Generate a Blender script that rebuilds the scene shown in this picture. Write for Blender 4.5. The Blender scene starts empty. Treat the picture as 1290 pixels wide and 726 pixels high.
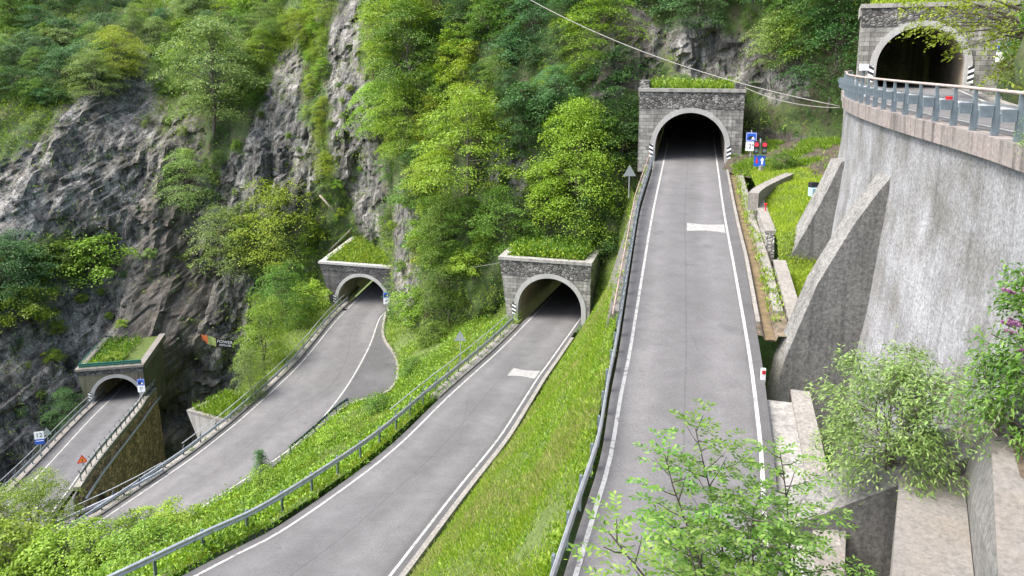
import bpy, math, random
import numpy as np
from mathutils import Vector, Matrix, noise
from mathutils.bvhtree import BVHTree

random.seed(7)
RNG = np.random.default_rng(11)
S = bpy.context.scene
COL = S.collection
R_ = math.radians

# ------------------------------------------------------------------ camera
# The eye stands at the origin, about 1.9 m above the top road.
FPX, CX, CY, PITCH = 930.0, 645.0, 242.0, R_(10.2)
cam = bpy.data.cameras.new('camera'); camo = bpy.data.objects.new('camera', cam); COL.objects.link(camo)
camo.rotation_euler = (R_(90) - PITCH, 0, 0)
cam.sensor_width = 36; cam.lens = 36 * FPX / 1290; cam.shift_y = -121 / 1290
cam.clip_start = 0.1; cam.clip_end = 3000
S.camera = camo

_F = np.array([0, math.cos(PITCH), -math.sin(PITCH)]); _U = np.array([0, math.sin(PITCH), math.cos(PITCH)]); _X = np.array([1., 0, 0])
def ray(px, py): return _F + (px - CX) / FPX * _X - (py - CY) / FPX * _U
def P(px, py, D): return ray(px, py) * D          # survey point: direction and distance -> metres
def on_plane(p, p0, n):
    r = ray(*p); return r * (p0 @ n) / (r @ n)
def on_z(px, py, z):
    r = ray(px, py); return r * (z / r[2])

# ------------------------------------------------------------------ materials
def new_mat(name):
    m = bpy.data.materials.new(name); m.use_nodes = True
    nt = m.node_tree; nt.nodes.clear()
    out = nt.nodes.new('ShaderNodeOutputMaterial'); b = nt.nodes.new('ShaderNodeBsdfPrincipled')
    nt.links.new(b.outputs[0], out.inputs[0])
    return m, nt, b, out
def N(nt, t, **kw):
    n = nt.nodes.new(t)
    for k, v in kw.items():
        if k in n.inputs.keys(): n.inputs[k].default_value = v
        else: setattr(n, k, v)
    return n
def L(nt, a, b): nt.links.new(a, b)
def ramp(nt, fac, stops):
    r = nt.nodes.new('ShaderNodeValToRGB'); cr = r.color_ramp
    while len(cr.elements) < len(stops): cr.elements.new(0.5)
    for e, (p, c) in zip(cr.elements, stops):
        e.position = p; e.color = (c[0], c[1], c[2], 1) if not isinstance(c, (int, float)) else (c, c, c, 1)
    L(nt, fac, r.inputs[0]); return r.outputs[0]
def mixc(nt, fac, a, b, mode='MIX'):
    m = nt.nodes.new('ShaderNodeMix'); m.data_type = 'RGBA'; m.blend_type = mode
    for s, v in ((0, fac), (6, a), (7, b)):
        if hasattr(v, 'is_linked') or hasattr(v, 'links'): L(nt, v, m.inputs[s])
        else: m.inputs[s].default_value = v if s == 0 else (v[0], v[1], v[2], 1)
    return m.outputs[2]
def coords(nt, scale=(1, 1, 1), kind='Object'):
    tc = nt.nodes.new('ShaderNodeTexCoord'); mp = nt.nodes.new('ShaderNodeMapping')
    mp.inputs['Scale'].default_value = scale; L(nt, tc.outputs[kind], mp.inputs[0]); return mp.outputs[0]
def noise_tex(nt, vec, scale, detail=6, rough=.6, dist=0.0):
    n = N(nt, 'ShaderNodeTexNoise', Scale=scale, Detail=detail, Roughness=rough, Distortion=dist); L(nt, vec, n.inputs['Vector']); return n.outputs[0]
def bump(nt, b, h, strength=.5, dist=.05, prev=None):
    n = N(nt, 'ShaderNodeBump', Strength=strength, Distance=dist); L(nt, h, n.inputs['Height'])
    if prev is not None: L(nt, prev, n.inputs['Normal'])
    L(nt, n.outputs[0], b.inputs['Normal']); return n.outputs[0]

def m_plain(name, c, rough=.6, metal=0.0, var=.12, scale=6):
    m, nt, b, _ = new_mat(name)
    v = noise_tex(nt, coords(nt), scale)
    L(nt, ramp(nt, v, [(.3, [x * (1 - var) for x in c]), (.7, [min(1, x * (1 + var)) for x in c])]), b.inputs['Base Color'])
    b.inputs['Roughness'].default_value = rough; b.inputs['Metallic'].default_value = metal
    return m
def m_asphalt(name, c):
    m, nt, b, _ = new_mat(name); v = coords(nt)
    big = noise_tex(nt, v, .18, 4, .6, .4); med = noise_tex(nt, v, 1.1, 5, .65); fine = noise_tex(nt, v, 38, 2, .7)
    col = ramp(nt, big, [(.3, [x * .86 for x in c]), (.7, [x * 1.1 for x in c])])
    col = mixc(nt, .55, col, ramp(nt, med, [(.3, .38), (.7, .62)]), 'OVERLAY')
    col = mixc(nt, .55, col, ramp(nt, fine, [(.3, .3), (.7, .7)]), 'OVERLAY')
    gr = noise_tex(nt, v, 13, 3, .8); col = mixc(nt, .5, col, ramp(nt, gr, [(.3, .32), (.7, .68)]), 'OVERLAY')
    vo = N(nt, 'ShaderNodeTexVoronoi', Scale=.16); vo.feature = 'DISTANCE_TO_EDGE'
    dv = mixc(nt, .35, v, nt.nodes.new('ShaderNodeTexNoise').outputs[1]); L(nt, dv, vo.inputs['Vector'])
    crack = ramp(nt, vo.outputs[0], [(.0, .86), (.004, 1.0)])
    col = mixc(nt, .8, col, crack, 'MULTIPLY')
    pt = N(nt, 'ShaderNodeTexVoronoi', Scale=.11); L(nt, v, pt.inputs['Vector'])
    sp = N(nt, 'ShaderNodeSeparateColor'); L(nt, pt.outputs['Color'], sp.inputs[0])
    col = mixc(nt, .5, col, ramp(nt, sp.outputs[0], [(0, .86), (1, 1.0)]), 'MULTIPLY')
    at_ = N(nt, 'ShaderNodeAttribute', attribute_name='across'); wob = N(nt, 'ShaderNodeMath', operation='MULTIPLY_ADD'); L(nt, big, wob.inputs[0]); wob.inputs[1].default_value = .16; L(nt, at_.outputs['Fac'], wob.inputs[2])
    trk = ramp(nt, wob.outputs[0], [(.08, .66), (.17, .96), (.31, 1.1), (.42, .9), (.44, .9), (.64, .87), (.77, 1.1), (.95, .96), (1.0, .66)])
    col = mixc(nt, .9, col, trk, 'MULTIPLY')
    w2 = N(nt, 'ShaderNodeMath', operation='MULTIPLY_ADD'); L(nt, med, w2.inputs[0]); w2.inputs[1].default_value = .012; L(nt, at_.outputs['Fac'], w2.inputs[2])
    col = mixc(nt, .6, col, ramp(nt, w2.outputs[0], [(.478, 1), (.482, .6), (.487, .6), (.491, 1)]), 'MULTIPLY')
    sp_ = noise_tex(nt, v, .6, 3, .5, .3); col = mixc(nt, .6, col, ramp(nt, sp_, [(.66, 1), (.72, .72)]), 'MULTIPLY')
    L(nt, col, b.inputs['Base Color']); b.inputs['Roughness'].default_value = .85
    bump(nt, b, fine, .35, .01)
    return m
def m_paint(name, c, under):
    m, nt, b, _ = new_mat(name); v = coords(nt)
    w = noise_tex(nt, v, 3.5, 8, .75); w2 = noise_tex(nt, v, 30, 3, .7)
    f = ramp(nt, w, [(.36, 0), (.5, 1)]); f2 = ramp(nt, w2, [(.3, .55), (.5, 1)])
    fac = mixc(nt, 1.0, f, f2, 'MULTIPLY')
    L(nt, mixc(nt, fac, under, c), b.inputs['Base Color']); b.inputs['Roughness'].default_value = .7
    return m
def m_concrete(name, c, dark=.45, streak=1.0, lines=0.0, bumpy=.5, speck=0.3, tint=None, sc=1.0):
    """weathered concrete: blotches, rain streaks running down, pour joints, pitting"""
    m, nt, b, _ = new_mat(name); v = coords(nt); vs = coords(nt, (1.6, 1.6, .09))
    big = noise_tex(nt, v, .35 * sc, 6, .65, .6); st = noise_tex(nt, vs, 1.5, 6, .7, .3); fine = noise_tex(nt, v, 9, 8, .75)
    col = ramp(nt, big, [(.25, [x * (1 - .35 * dark) for x in c]), (.5, c), (.75, [min(1, x * 1.18) for x in c])])
    if tint is not None: col = mixc(nt, ramp(nt, noise_tex(nt, v, .55, 4), [(.4, 0), (.65, 1)]), col, tint)
    col = mixc(nt, streak, col, ramp(nt, st, [(.36, 1 - dark), (.52, 1.0)]), 'MULTIPLY')
    col = mixc(nt, speck * 2, col, ramp(nt, fine, [(.32, .2), (.68, .8)]), 'OVERLAY')
    if lines:
        z = N(nt, 'ShaderNodeSeparateXYZ'); L(nt, v, z.inputs[0])
        wv = N(nt, 'ShaderNodeMath', operation='PINGPONG'); L(nt, z.outputs[2], wv.inputs[0]); wv.inputs[1].default_value = lines
        col = mixc(nt, .6, col, ramp(nt, wv.outputs[0], [(0, .75), (.05, 1.0)]), 'MULTIPLY')
    L(nt, col, b.inputs['Base Color']); b.inputs['Roughness'].default_value = .9
    bump(nt, b, fine, bumpy, .04)
    return m
def m_blocks(name, c, bw, bh, mortar=.012, stain=.5, irregular=0.0):
    """coursed blockwork in the face plane of a portal (local x, z)"""
    m, nt, b, _ = new_mat(name); v = coords(nt)
    s = N(nt, 'ShaderNodeSeparateXYZ'); L(nt, v, s.inputs[0]); cb = N(nt, 'ShaderNodeCombineXYZ')
    ad = N(nt, 'ShaderNodeMath', operation='ADD'); L(nt, s.outputs[0], ad.inputs[0]); L(nt, s.outputs[1], ad.inputs[1])
    L(nt, ad.outputs[0], cb.inputs[0]); L(nt, s.outputs[2], cb.inputs[1])
    vec = cb.outputs[0]
    if irregular:
        nz = N(nt, 'ShaderNodeTexNoise', Scale=1.3); L(nt, v, nz.inputs['Vector']); vec = mixc(nt, irregular, vec, nz.outputs[1], 'LINEAR_LIGHT')
    br = N(nt, 'ShaderNodeTexBrick', Scale=1.0); L(nt, vec, br.inputs['Vector'])
    br.inputs['Brick Width'].default_value = bw; br.inputs['Row Height'].default_value = bh; br.inputs['Mortar Size'].default_value = mortar
    br.inputs['Color1'].default_value = (*[x * 1.25 for x in c], 1); br.inputs['Color2'].default_value = (*[x * .62 for x in c], 1)
    br.inputs['Mortar'].default_value = (c[0] * .3, c[1] * .3, c[2] * .3, 1)
    big = noise_tex(nt, v, .8, 6, .7, .5); fine = noise_tex(nt, v, 14, 6, .7)
    col = mixc(nt, 1.0, br.outputs[0], ramp(nt, big, [(.3, 1 - stain), (.6, 1.0)]), 'MULTIPLY')
    st = noise_tex(nt, coords(nt, (1.5, 1.5, .1)), 1.2, 5, .7)
    col = mixc(nt, .8, col, ramp(nt, st, [(.35, .4), (.55, 1.0)]), 'MULTIPLY')
    col = mixc(nt, .5, col, ramp(nt, fine, [(.3, .3), (.7, .7)]), 'OVERLAY')
    L(nt, col, b.inputs['Base Color']); b.inputs['Roughness'].default_value = .9
    h = mixc(nt, .4, br.outputs[1], fine); inv = N(nt, 'ShaderNodeInvert'); L(nt, br.outputs[1], inv.inputs[1])
    bump(nt, b, mixc(nt, .35, inv.outputs[0], fine), .7, .05)
    return m
def m_rubble(name, c, scale=2.6, contrast=1.0, sq=(1, 1, 1.25)):
    m, nt, b, _ = new_mat(name); v = coords(nt, sq)
    nz = N(nt, 'ShaderNodeTexNoise', Scale=3.0); L(nt, v, nz.inputs['Vector'])
    vv = mixc(nt, .06, v, nz.outputs[1], 'LINEAR_LIGHT')
    vo = N(nt, 'ShaderNodeTexVoronoi', Scale=scale); L(nt, vv, vo.inputs['Vector'])
    ve = N(nt, 'ShaderNodeTexVoronoi', Scale=scale); ve.feature = 'DISTANCE_TO_EDGE'; L(nt, vv, ve.inputs['Vector'])
    sp = N(nt, 'ShaderNodeSeparateColor'); L(nt, vo.outputs['Color'], sp.inputs[0])
    col = ramp(nt, sp.outputs[0], [(0, [x * (1 - .6 * contrast) for x in c]), (.5, c), (1, [min(1, x * (1 + .9 * contrast)) for x in c])])
    col = mixc(nt, 1, col, ramp(nt, ve.outputs[0], [(.02, .28), (.09, 1.0)]), 'MULTIPLY')
    big = noise_tex(nt, coords(nt), .7, 6, .7); fine = noise_tex(nt, coords(nt), 16, 6, .7)
    col = mixc(nt, 1, col, ramp(nt, big, [(.3, .45), (.62, 1.05)]), 'MULTIPLY')
    col = mixc(nt, .6, col, ramp(nt, fine, [(.3, .25), (.7, .75)]), 'OVERLAY')
    L(nt, col, b.inputs['Base Color']); b.inputs['Roughness'].default_value = .92
    bump(nt, b, mixc(nt, .3, ramp(nt, ve.outputs[0], [(0, 0), (.2, 1)]), fine), .8, .08)
    return m
def m_cliff(name):
    """limestone with upright streaks; 'veg' = moss, soil and grass on ledges, 'iron' = brown stain"""
    m, nt, b, _ = new_mat(name); v = coords(nt); vs = coords(nt, (1, 1, .16))
    n1 = noise_tex(nt, vs, .5, 8, .66, .2); n2 = noise_tex(nt, v, .8, 9, .66, .15); n3 = noise_tex(nt, v, 4.5, 8, .75)
    rock = ramp(nt, n1, [(.32, (.055, .054, .05)), (.44, (.135, .133, .124)), (.54, (.21, .206, .19)), (.66, (.32, .313, .285))])
    rock = mixc(nt, .9, rock, ramp(nt, n2, [(.3, .12), (.68, .88)]), 'OVERLAY')
    rock = mixc(nt, .75, rock, ramp(nt, n3, [(.3, .15), (.7, .85)]), 'OVERLAY')
    pal = noise_tex(nt, coords(nt, (1, 1, .55)), 1.1, 9, .66, .25); rock = mixc(nt, ramp(nt, pal, [(.54, 0), (.64, .45)]), rock, (.28, .275, .255))
    for sc_, wd_, st_ in ((.8, .018, .9), (2.6, .02, .75)):
        cr = noise_tex(nt, coords(nt, (1, 1, .35)), sc_, 5, .55, .3); rock = mixc(nt, st_, rock, ramp(nt, cr, [(.5 - wd_ * 1.6, 1), (.5 - wd_ * .3, .12), (.5 + wd_ * .3, .12), (.5 + wd_ * 1.6, 1)]), 'MULTIPLY')
    drk = noise_tex(nt, vs, .35, 6, .65, .4); rock = mixc(nt, .85, rock, ramp(nt, drk, [(.38, .4), (.55, 1)]), 'MULTIPLY')
    och = noise_tex(nt, v, .3, 5, .6); rock = mixc(nt, ramp(nt, och, [(.5, 0), (.72, .36)]), rock, (.19, .165, .115))
    for sc_, st_ in ((.55, .55), (1.7, .4)):
        vb = N(nt, 'ShaderNodeTexVoronoi', Scale=sc_); wv_ = mixc(nt, .12, coords(nt, (1, 1, .42)), N(nt, 'ShaderNodeTexNoise', Scale=.9, Detail=6).outputs[1], 'LINEAR_LIGHT'); L(nt, wv_, vb.inputs['Vector']); sv = N(nt, 'ShaderNodeSeparateColor'); L(nt, vb.outputs['Color'], sv.inputs[0])
        rock = mixc(nt, st_, rock, ramp(nt, sv.outputs[0], [(0, .35), (.6, .9), (1, 1.0)]), 'MULTIPLY')
    a2 = N(nt, 'ShaderNodeAttribute', attribute_name='iron')
    brown = ramp(nt, n1, [(.3, (.022, .019, .016)), (.5, (.062, .053, .043)), (.7, (.12, .102, .08))])
    brown = mixc(nt, .8, brown, ramp(nt, n3, [(.3, .2), (.7, .8)]), 'OVERLAY')
    ir = N(nt, 'ShaderNodeMath', operation='MULTIPLY'); L(nt, a2.outputs['Fac'], ir.inputs[0]); L(nt, ramp(nt, n1, [(.36, .2), (.5, .8)]), ir.inputs[1]); rock = mixc(nt, ir.outputs[0], rock, brown)
    a = N(nt, 'ShaderNodeAttribute', attribute_name='veg')
    g1 = noise_tex(nt, v, .5, 6, .7); g2 = noise_tex(nt, v, 3.2, 8, .75)
    moss = ramp(nt, g2, [(.3, (.018, .034, .012)), (.5, (.05, .085, .02)), (.7, (.11, .15, .032))])
    moss = mixc(nt, ramp(nt, g1, [(.45, 0), (.62, .8)]), moss, (.06, .05, .032))
    f = N(nt, 'ShaderNodeMath', operation='ADD'); L(nt, a.outputs['Fac'], f.inputs[0])
    sub = N(nt, 'ShaderNodeMath', operation='MULTIPLY_ADD'); L(nt, n2, sub.inputs[0]); sub.inputs[1].default_value = 1.4; sub.inputs[2].default_value = -.7
    L(nt, sub.outputs[0], f.inputs[1])
    col = mixc(nt, ramp(nt, f.outputs[0], [(.4, 0), (.58, 1)]), rock, moss)
    L(nt, col, b.inputs['Base Color']); b.inputs['Roughness'].default_value = .9
    p = bump(nt, b, n2, .35, .4); bump(nt, b, n3, .4, .1, p)
    return m
def m_soil(name, c1, c2):
    m, nt, b, _ = new_mat(name); v = coords(nt)
    n = noise_tex(nt, v, 2.5, 8, .75); n2 = noise_tex(nt, v, 14, 5, .7)
    col = mixc(nt, .6, ramp(nt, n, [(.35, c1), (.65, c2)]), ramp(nt, n2, [(.3, .25), (.7, .75)]), 'OVERLAY')
    L(nt, col, b.inputs['Base Color']); b.inputs['Roughness'].default_value = .95; bump(nt, b, n2, .8, .08)
    return m
def m_leaf(name, dark, mid, light, trans=.35, rough=.5):
    m, nt, b, out = new_mat(name)
    g = N(nt, 'ShaderNodeNewGeometry'); oi = N(nt, 'ShaderNodeObjectInfo')
    col = ramp(nt, g.outputs['Random Per Island'], [(0, dark), (.5, mid), (1, light)])
    hs = N(nt, 'ShaderNodeHueSaturation', Saturation=1.0); L(nt, col, hs.inputs['Color'])
    mr = N(nt, 'ShaderNodeMapRange'); L(nt, oi.outputs['Random'], mr.inputs[0]); mr.inputs[3].default_value = .9; mr.inputs[4].default_value = 1.3
    L(nt, mr.outputs[0], hs.inputs['Value'])
    mh = N(nt, 'ShaderNodeMapRange'); mul = N(nt, 'ShaderNodeMath', operation='FRACT'); mu = N(nt, 'ShaderNodeMath', operation='MULTIPLY'); L(nt, oi.outputs['Random'], mu.inputs[0]); mu.inputs[1].default_value = 7.31
    L(nt, mu.outputs[0], mul.inputs[0]); L(nt, mul.outputs[0], mh.inputs[0]); mh.inputs[3].default_value = .488; mh.inputs[4].default_value = .516
    L(nt, mh.outputs[0], hs.inputs['Hue'])
    L(nt, hs.outputs[0], b.inputs['Base Color']); b.inputs['Roughness'].default_value = rough; b.inputs['Specular IOR Level'].default_value = .3
    t = N(nt, 'ShaderNodeBsdfTranslucent'); hs2 = N(nt, 'ShaderNodeHueSaturation', Value=1.15, Saturation=1.1); L(nt, hs.outputs[0], hs2.inputs['Color']); L(nt, hs2.outputs[0], t.inputs[0])
    mx = N(nt, 'ShaderNodeMixShader'); mx.inputs[0].default_value = trans; L(nt, b.outputs[0], mx.inputs[1]); L(nt, t.outputs[0], mx.inputs[2]); L(nt, mx.outputs[0], out.inputs[0])
    return m
def m_emit(name, c, strength):
    m, nt, b, _ = new_mat(name)
    b.inputs['Base Color'].default_value = (*c, 1); b.inputs['Emission Color'].default_value = (*c, 1); b.inputs['Emission Strength'].default_value = strength
    return m

M = dict(
    asphalt=m_asphalt('asphalt', (.112, .111, .113)), asphalt_dark=m_asphalt('asphalt_dark', (.098, .099, .102)),
    paint=m_paint('road_paint', (.36, .36, .345), (.125, .122, .12))
    , worn=m_paint('worn_paint', (.27, .27, .26), (.14, .137, .135)),
    concrete=m_concrete('concrete', (.25, .245, .23), .5, .8), kerb=m_concrete('kerb_concrete', (.205, .195, .175), .4, .5, speck=.4),
    ring=m_concrete('ring_concrete', (.31, .31, .30), .3, .5, bumpy=.2, speck=.15),
    cornice=m_concrete('cornice_concrete', (.225, .197, .185), .7, 1.0, speck=.3, tint=(.185, .172, .16), sc=2),
    wall=m_concrete('retaining_concrete', (.245, .253, .264), .6, .42, bumpy=1.0, speck=.46, tint=(.14, .14, .132), lines=1.15),
    buttress=m_concrete('buttress_concrete', (.16, .159, .15), .5, .7, lines=.0, bumpy=.9, speck=.5),
    slab=m_concrete('slab_concrete', (.172, .165, .155), .5, .3, bumpy=.6, speck=.3, tint=(.17, .155, .135), sc=2),
    darkconc=m_concrete('dark_concrete', (.13, .125, .115), .6, 1.0),
    browncon=m_concrete('brown_concrete', (.13, .115, .09), .6, 1.0, tint=(.085, .095, .05)),
    lining=m_concrete('lining_concrete', (.36, .30, .22), .5, 1.0),
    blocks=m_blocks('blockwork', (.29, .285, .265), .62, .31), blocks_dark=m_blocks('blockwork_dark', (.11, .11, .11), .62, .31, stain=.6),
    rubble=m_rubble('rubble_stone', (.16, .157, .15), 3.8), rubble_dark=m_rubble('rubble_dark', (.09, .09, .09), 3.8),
    bridge=m_rubble('bridge_stone', (.45, .30, .20), 1.9, .7, (1, 1, 1.6)), pebble=m_rubble('pebble_wall', (.34, .33, .31), 4.5, .8, (1, 1, 1)),
    cliff=m_cliff('cliff_rock'), soil=m_soil('bank_soil', (.045, .07, .014), (.10, .145, .028)), brownsoil=m_soil('bare_soil', (.06, .045, .03), (.13, .10, .07)),
    wetrock=m_soil('wet_rock', (.02, .017, .013), (.09, .07, .05)),
    streambed=m_soil('stream_bed', (.05, .04, .028), (.2, .16, .11)),
    steel=m_plain('galvanised_steel', (.48, .50, .52), .42, .55, .2, 3), bluesteel=m_plain('painted_steel', (.13, .165, .19), .5, .2, .3, 4),
    darksteel=m_plain('weathered_post', (.13, .16, .18), .55, .3, .3, 5), pinkrail=m_plain('faded_rail', (.34, .285, .26), .6, .1, .2, 3), rustrail=m_plain('rusty_rail', (.27, .20, .17), .7, .2, .5, 2),
    bark=m_plain('bark', (.10, .085, .07), .9, 0, .4, 8), paleb=m_plain('pale_wood', (.24, .21, .17), .9, 0, .3, 5), darkbark=m_plain('dark_bark', (.05, .04, .034), .9, 0, .4, 8),
    white=m_plain('sign_white', (.75, .76, .77), .4, 0, .04), blue=m_plain('sign_blue', (.012, .085, .46), .4, 0, .06), black=m_plain('sign_black', (.015, .015, .018), .5, 0, .1),
    red=m_plain('sign_red', (.55, .02, .03), .4, 0, .05), orange=m_plain('sign_orange', (.75, .22, .02), .5, 0, .05), greyback=m_plain('sign_back', (.33, .36, .37), .45, .4, .08),
    greenrail=m_plain('green_paint', (.01, .10, .07), .5, 0, .1), bluebox=m_plain('box_plastic', (.28, .42, .50), .5, 0, .08), lampred=m_emit('red_lamp', (.9, .03, .05), .55), cable=m_plain('cable_sheath', (.2, .195, .18), .6, 0, .1),
    water=m_plain('muddy_water', (.15, .11, .07), .25, 0, .35, 2.5), cloth=m_plain('banner_black', (.012, .012, .016), .8, 0, .2), cloth2=m_plain('banner_orange', (.62, .16, .05), .8, 0, .2), cloth3=m_plain('banner_green', (.35, .42, .14), .8, 0, .2),
    purple=m_leaf('flower_purple', (.22, .1, .2), (.29, .14, .26), (.36, .2, .32), .2),
)
LF = dict(
    bright=m_leaf('leaves_bright', (.115, .20, .015), (.18, .285, .027), (.26, .37, .048)),
    mid=m_leaf('leaves_mid', (.05, .11, .013), (.092, .175, .022), (.17, .26, .045)),
    deep=m_leaf('leaves_deep', (.022, .062, .014), (.042, .105, .022), (.09, .165, .04), .28),
    pale=m_leaf('leaves_pale', (.09, .15, .035), (.15, .23, .055), (.26, .34, .10)),
    yellow=m_leaf('leaves_yellow', (.13, .19, .014), (.19, .26, .024), (.27, .335, .045)),
    cool=m_leaf('leaves_cool', (.035, .09, .026), (.06, .14, .042), (.12, .215, .08), .3),
    grass=m_leaf('grass_blades', (.11, .19, .012), (.19, .29, .02), (.32, .38, .055), .4, .6),
    straw=m_leaf('grass_straw', (.15, .17, .04), (.24, .25, .08), (.36, .34, .14), .4, .7),
    weed=m_leaf('weed_leaves', (.09, .175, .012), (.16, .27, .022), (.27, .37, .05), .35),
    willow=m_leaf('leaves_silver', (.07, .13, .03), (.125, .21, .052), (.22, .32, .11), .35, .45),
    ash=m_leaf('leaves_ash', (.065, .14, .02), (.12, .22, .035), (.22, .33, .075), .4, .4),
)

# ------------------------------------------------------------------ mesh tools
class MB:
    def __init__(s): s.v = []; s.f = []
    def add(s, vs, fs):
        o = len(s.v); s.v += [tuple(map(float, v)) for v in vs]; s.f += [tuple(i + o for i in f) for f in fs]; return s
    def box(s, c, size, rz=0.0, top=1.0):
        x, y, z = [q / 2 for q in size]; cs, sn = math.cos(rz), math.sin(rz); vs = []
        for k in (-1, 1):
            t = top if k > 0 else 1
            for a, b in ((-1, -1), (1, -1), (1, 1), (-1, 1)):
                X, Y = a * x * t, b * y * t; vs.append((c[0] + X * cs - Y * sn, c[1] + X * sn + Y * cs, c[2] + k * z))
        return s.add(vs, [(3, 2, 1, 0), (4, 5, 6, 7), (0, 1, 5, 4), (1, 2, 6, 5), (2, 3, 7, 6), (3, 0, 4, 7)])
    def hexa(s, b, t):
        """eight corners: four below, four above, same order"""
        return s.add(list(b) + list(t), [(3, 2, 1, 0), (4, 5, 6, 7), (0, 1, 5, 4), (1, 2, 6, 5), (2, 3, 7, 6), (3, 0, 4, 7)])
    def tube(s, path, r, n=6, cap=True):
        path = [Vector(p) for p in path]; rs = r if isinstance(r, (list, tuple)) else [r] * len(path); vs = []; up = Vector((0, 0, 1))
        for i, p in enumerate(path):
            d = (path[min(i + 1, len(path) - 1)] - path[max(i - 1, 0)]); d = d.normalized() if d.length > 0 else Vector((0, 0, 1))
            a = d.cross(up) if abs(d.z) < .98 else d.cross(Vector((1, 0, 0))); a.normalize(); b = d.cross(a)
            for k in range(n):
                t = 2 * math.pi * k / n; vs.append(p + (a * math.cos(t) + b * math.sin(t)) * rs[i])
        fs = [(i * n + k, i * n + (k + 1) % n, (i + 1) * n + (k + 1) % n, (i + 1) * n + k) for i in range(len(path) - 1) for k in range(n)]
        if cap: fs += [tuple(range(n - 1, -1, -1)), tuple(range((len(path) - 1) * n, len(path) * n))]
        return s.add(vs, fs)
    def sweep(s, path, prof, closed=True, caps=True):
        """profile (a to the right of travel, b up) carried along a path"""
        path = [Vector(p) for p in path]; n = len(prof); vs = []
        for i, p in enumerate(path):
            d = path[min(i + 1, len(path) - 1)] - path[max(i - 1, 0)]; d.z = 0; d.normalize(); r = Vector((d.y, -d.x, 0))
            for a, b in prof: vs.append(p + r * a + Vector((0, 0, b)))
        m = n if closed else n - 1
        fs = [(i * n + k, (i + 1) * n + k, (i + 1) * n + (k + 1) % n, i * n + (k + 1) % n) for i in range(len(path) - 1) for k in range(m)]
        if closed and caps: fs += [tuple(range(n)), tuple(range(len(path) * n - 1, (len(path) - 1) * n - 1, -1))]
        return s.add(vs, fs)
    def build(s, name, mat, parent=None, smooth=False):
        me = bpy.data.meshes.new(name); me.from_pydata(s.v, [], s.f); me.validate()
        if smooth: me.polygons.foreach_set('use_smooth', [True] * len(me.polygons))
        return link(name, me, mat, parent)
def link(name, me, mat, parent=None):
    if mat is not None and not me.materials: me.materials.append(mat)
    o = bpy.data.objects.new(name, me); COL.objects.link(o); o.parent = parent
    return o
def fast_quads(name, V):
    """V: (n,4,3) quads -> mesh"""
    n = len(V); me = bpy.data.meshes.new(name); me.vertices.add(n * 4); me.vertices.foreach_set('co', V.reshape(-1).astype(np.float32))
    me.loops.add(n * 4); me.loops.foreach_set('vertex_index', np.arange(n * 4, dtype=np.int32)); me.polygons.add(n)
    me.polygons.foreach_set('loop_start', np.arange(0, n * 4, 4, dtype=np.int32)); me.update(calc_edges=True); return me
def tag(o, label, cat, group=None):
    o['label'] = label; o['category'] = cat
    if group: o['group'] = group
    return o
def thing(name, label, cat, loc=(0, 0, 0), rz=0.0, group=None):
    o = bpy.data.objects.new(name, None); COL.objects.link(o); o.location = loc; o.rotation_euler = (0, 0, rz); o.empty_display_size = .3
    return tag(o, label, cat, group)
def kind(o, k): o['kind'] = k; return o
def part(name, me_or_obj, mat, parent, loc=(0, 0, 0), rz=0.0):
    o = link(name, me_or_obj, mat, parent); o.location = loc; o.rotation_euler = (0, 0, rz); return o

def unit(a): return a / np.maximum(np.linalg.norm(a, axis=-1, keepdims=True), 1e-9)
def leaf_quads(c, d, ln, wd, up=None, fold=.18, jit=.5, rng=RNG):
    """one folded diamond per leaf: c base points, d directions"""
    n = len(c); d = unit(d); ref = np.tile(np.array([0, 0, 1.]), (n, 1)) if up is None else up
    ref = unit(ref + rng.normal(0, jit, (n, 3))); s = unit(np.cross(d, ref)); nn = np.cross(s, d)
    ln = np.asarray(ln).reshape(-1, 1) * np.ones((n, 1)); wd = np.asarray(wd).reshape(-1, 1) * np.ones((n, 1))
    m = c + d * ln * .45 - nn * ln * fold * .3
    return np.stack([c, m + s * wd * .5 + nn * wd * fold, c + d * ln - nn * ln * fold * .6, m - s * wd * .5 + nn * wd * fold], 1)
def resample(poly, step=None, n=None, smooth=True):
    p = np.array(poly, float)
    if smooth and len(p) > 2:
        q = []
        ext = np.vstack([2 * p[0] - p[1], p, 2 * p[-1] - p[-2]])
        for i in range(1, len(ext) - 2):
            a, b, c, d = ext[i - 1:i + 3]
            for t in np.linspace(0, 1, 12, endpoint=False):
                q.append(.5 * ((2 * b) + (-a + c) * t + (2 * a - 5 * b + 4 * c - d) * t * t + (-a + 3 * b - 3 * c + d) * t ** 3))
        q.append(p[-1]); p = np.array(q)
    s = np.r_[0, np.cumsum(np.linalg.norm(np.diff(p, axis=0), axis=1))]
    if n is None: n = max(2, int(round(s[-1] / step)) + 1)
    t = np.linspace(0, s[-1], n); return np.stack([np.interp(t, s, p[:, k]) for k in range(p.shape[1])], 1)
def offset(poly, d):
    """shift a path to the right of its travel by d metres (number or one per point)"""
    p = np.array(poly, float); t = np.gradient(p, axis=0); t[:, 2] = 0; t = unit(t); r = np.stack([t[:, 1], -t[:, 0], 0 * t[:, 0]], 1)
    return p + r * (np.asarray(d) * np.ones(len(p)))[:, None]
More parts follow.
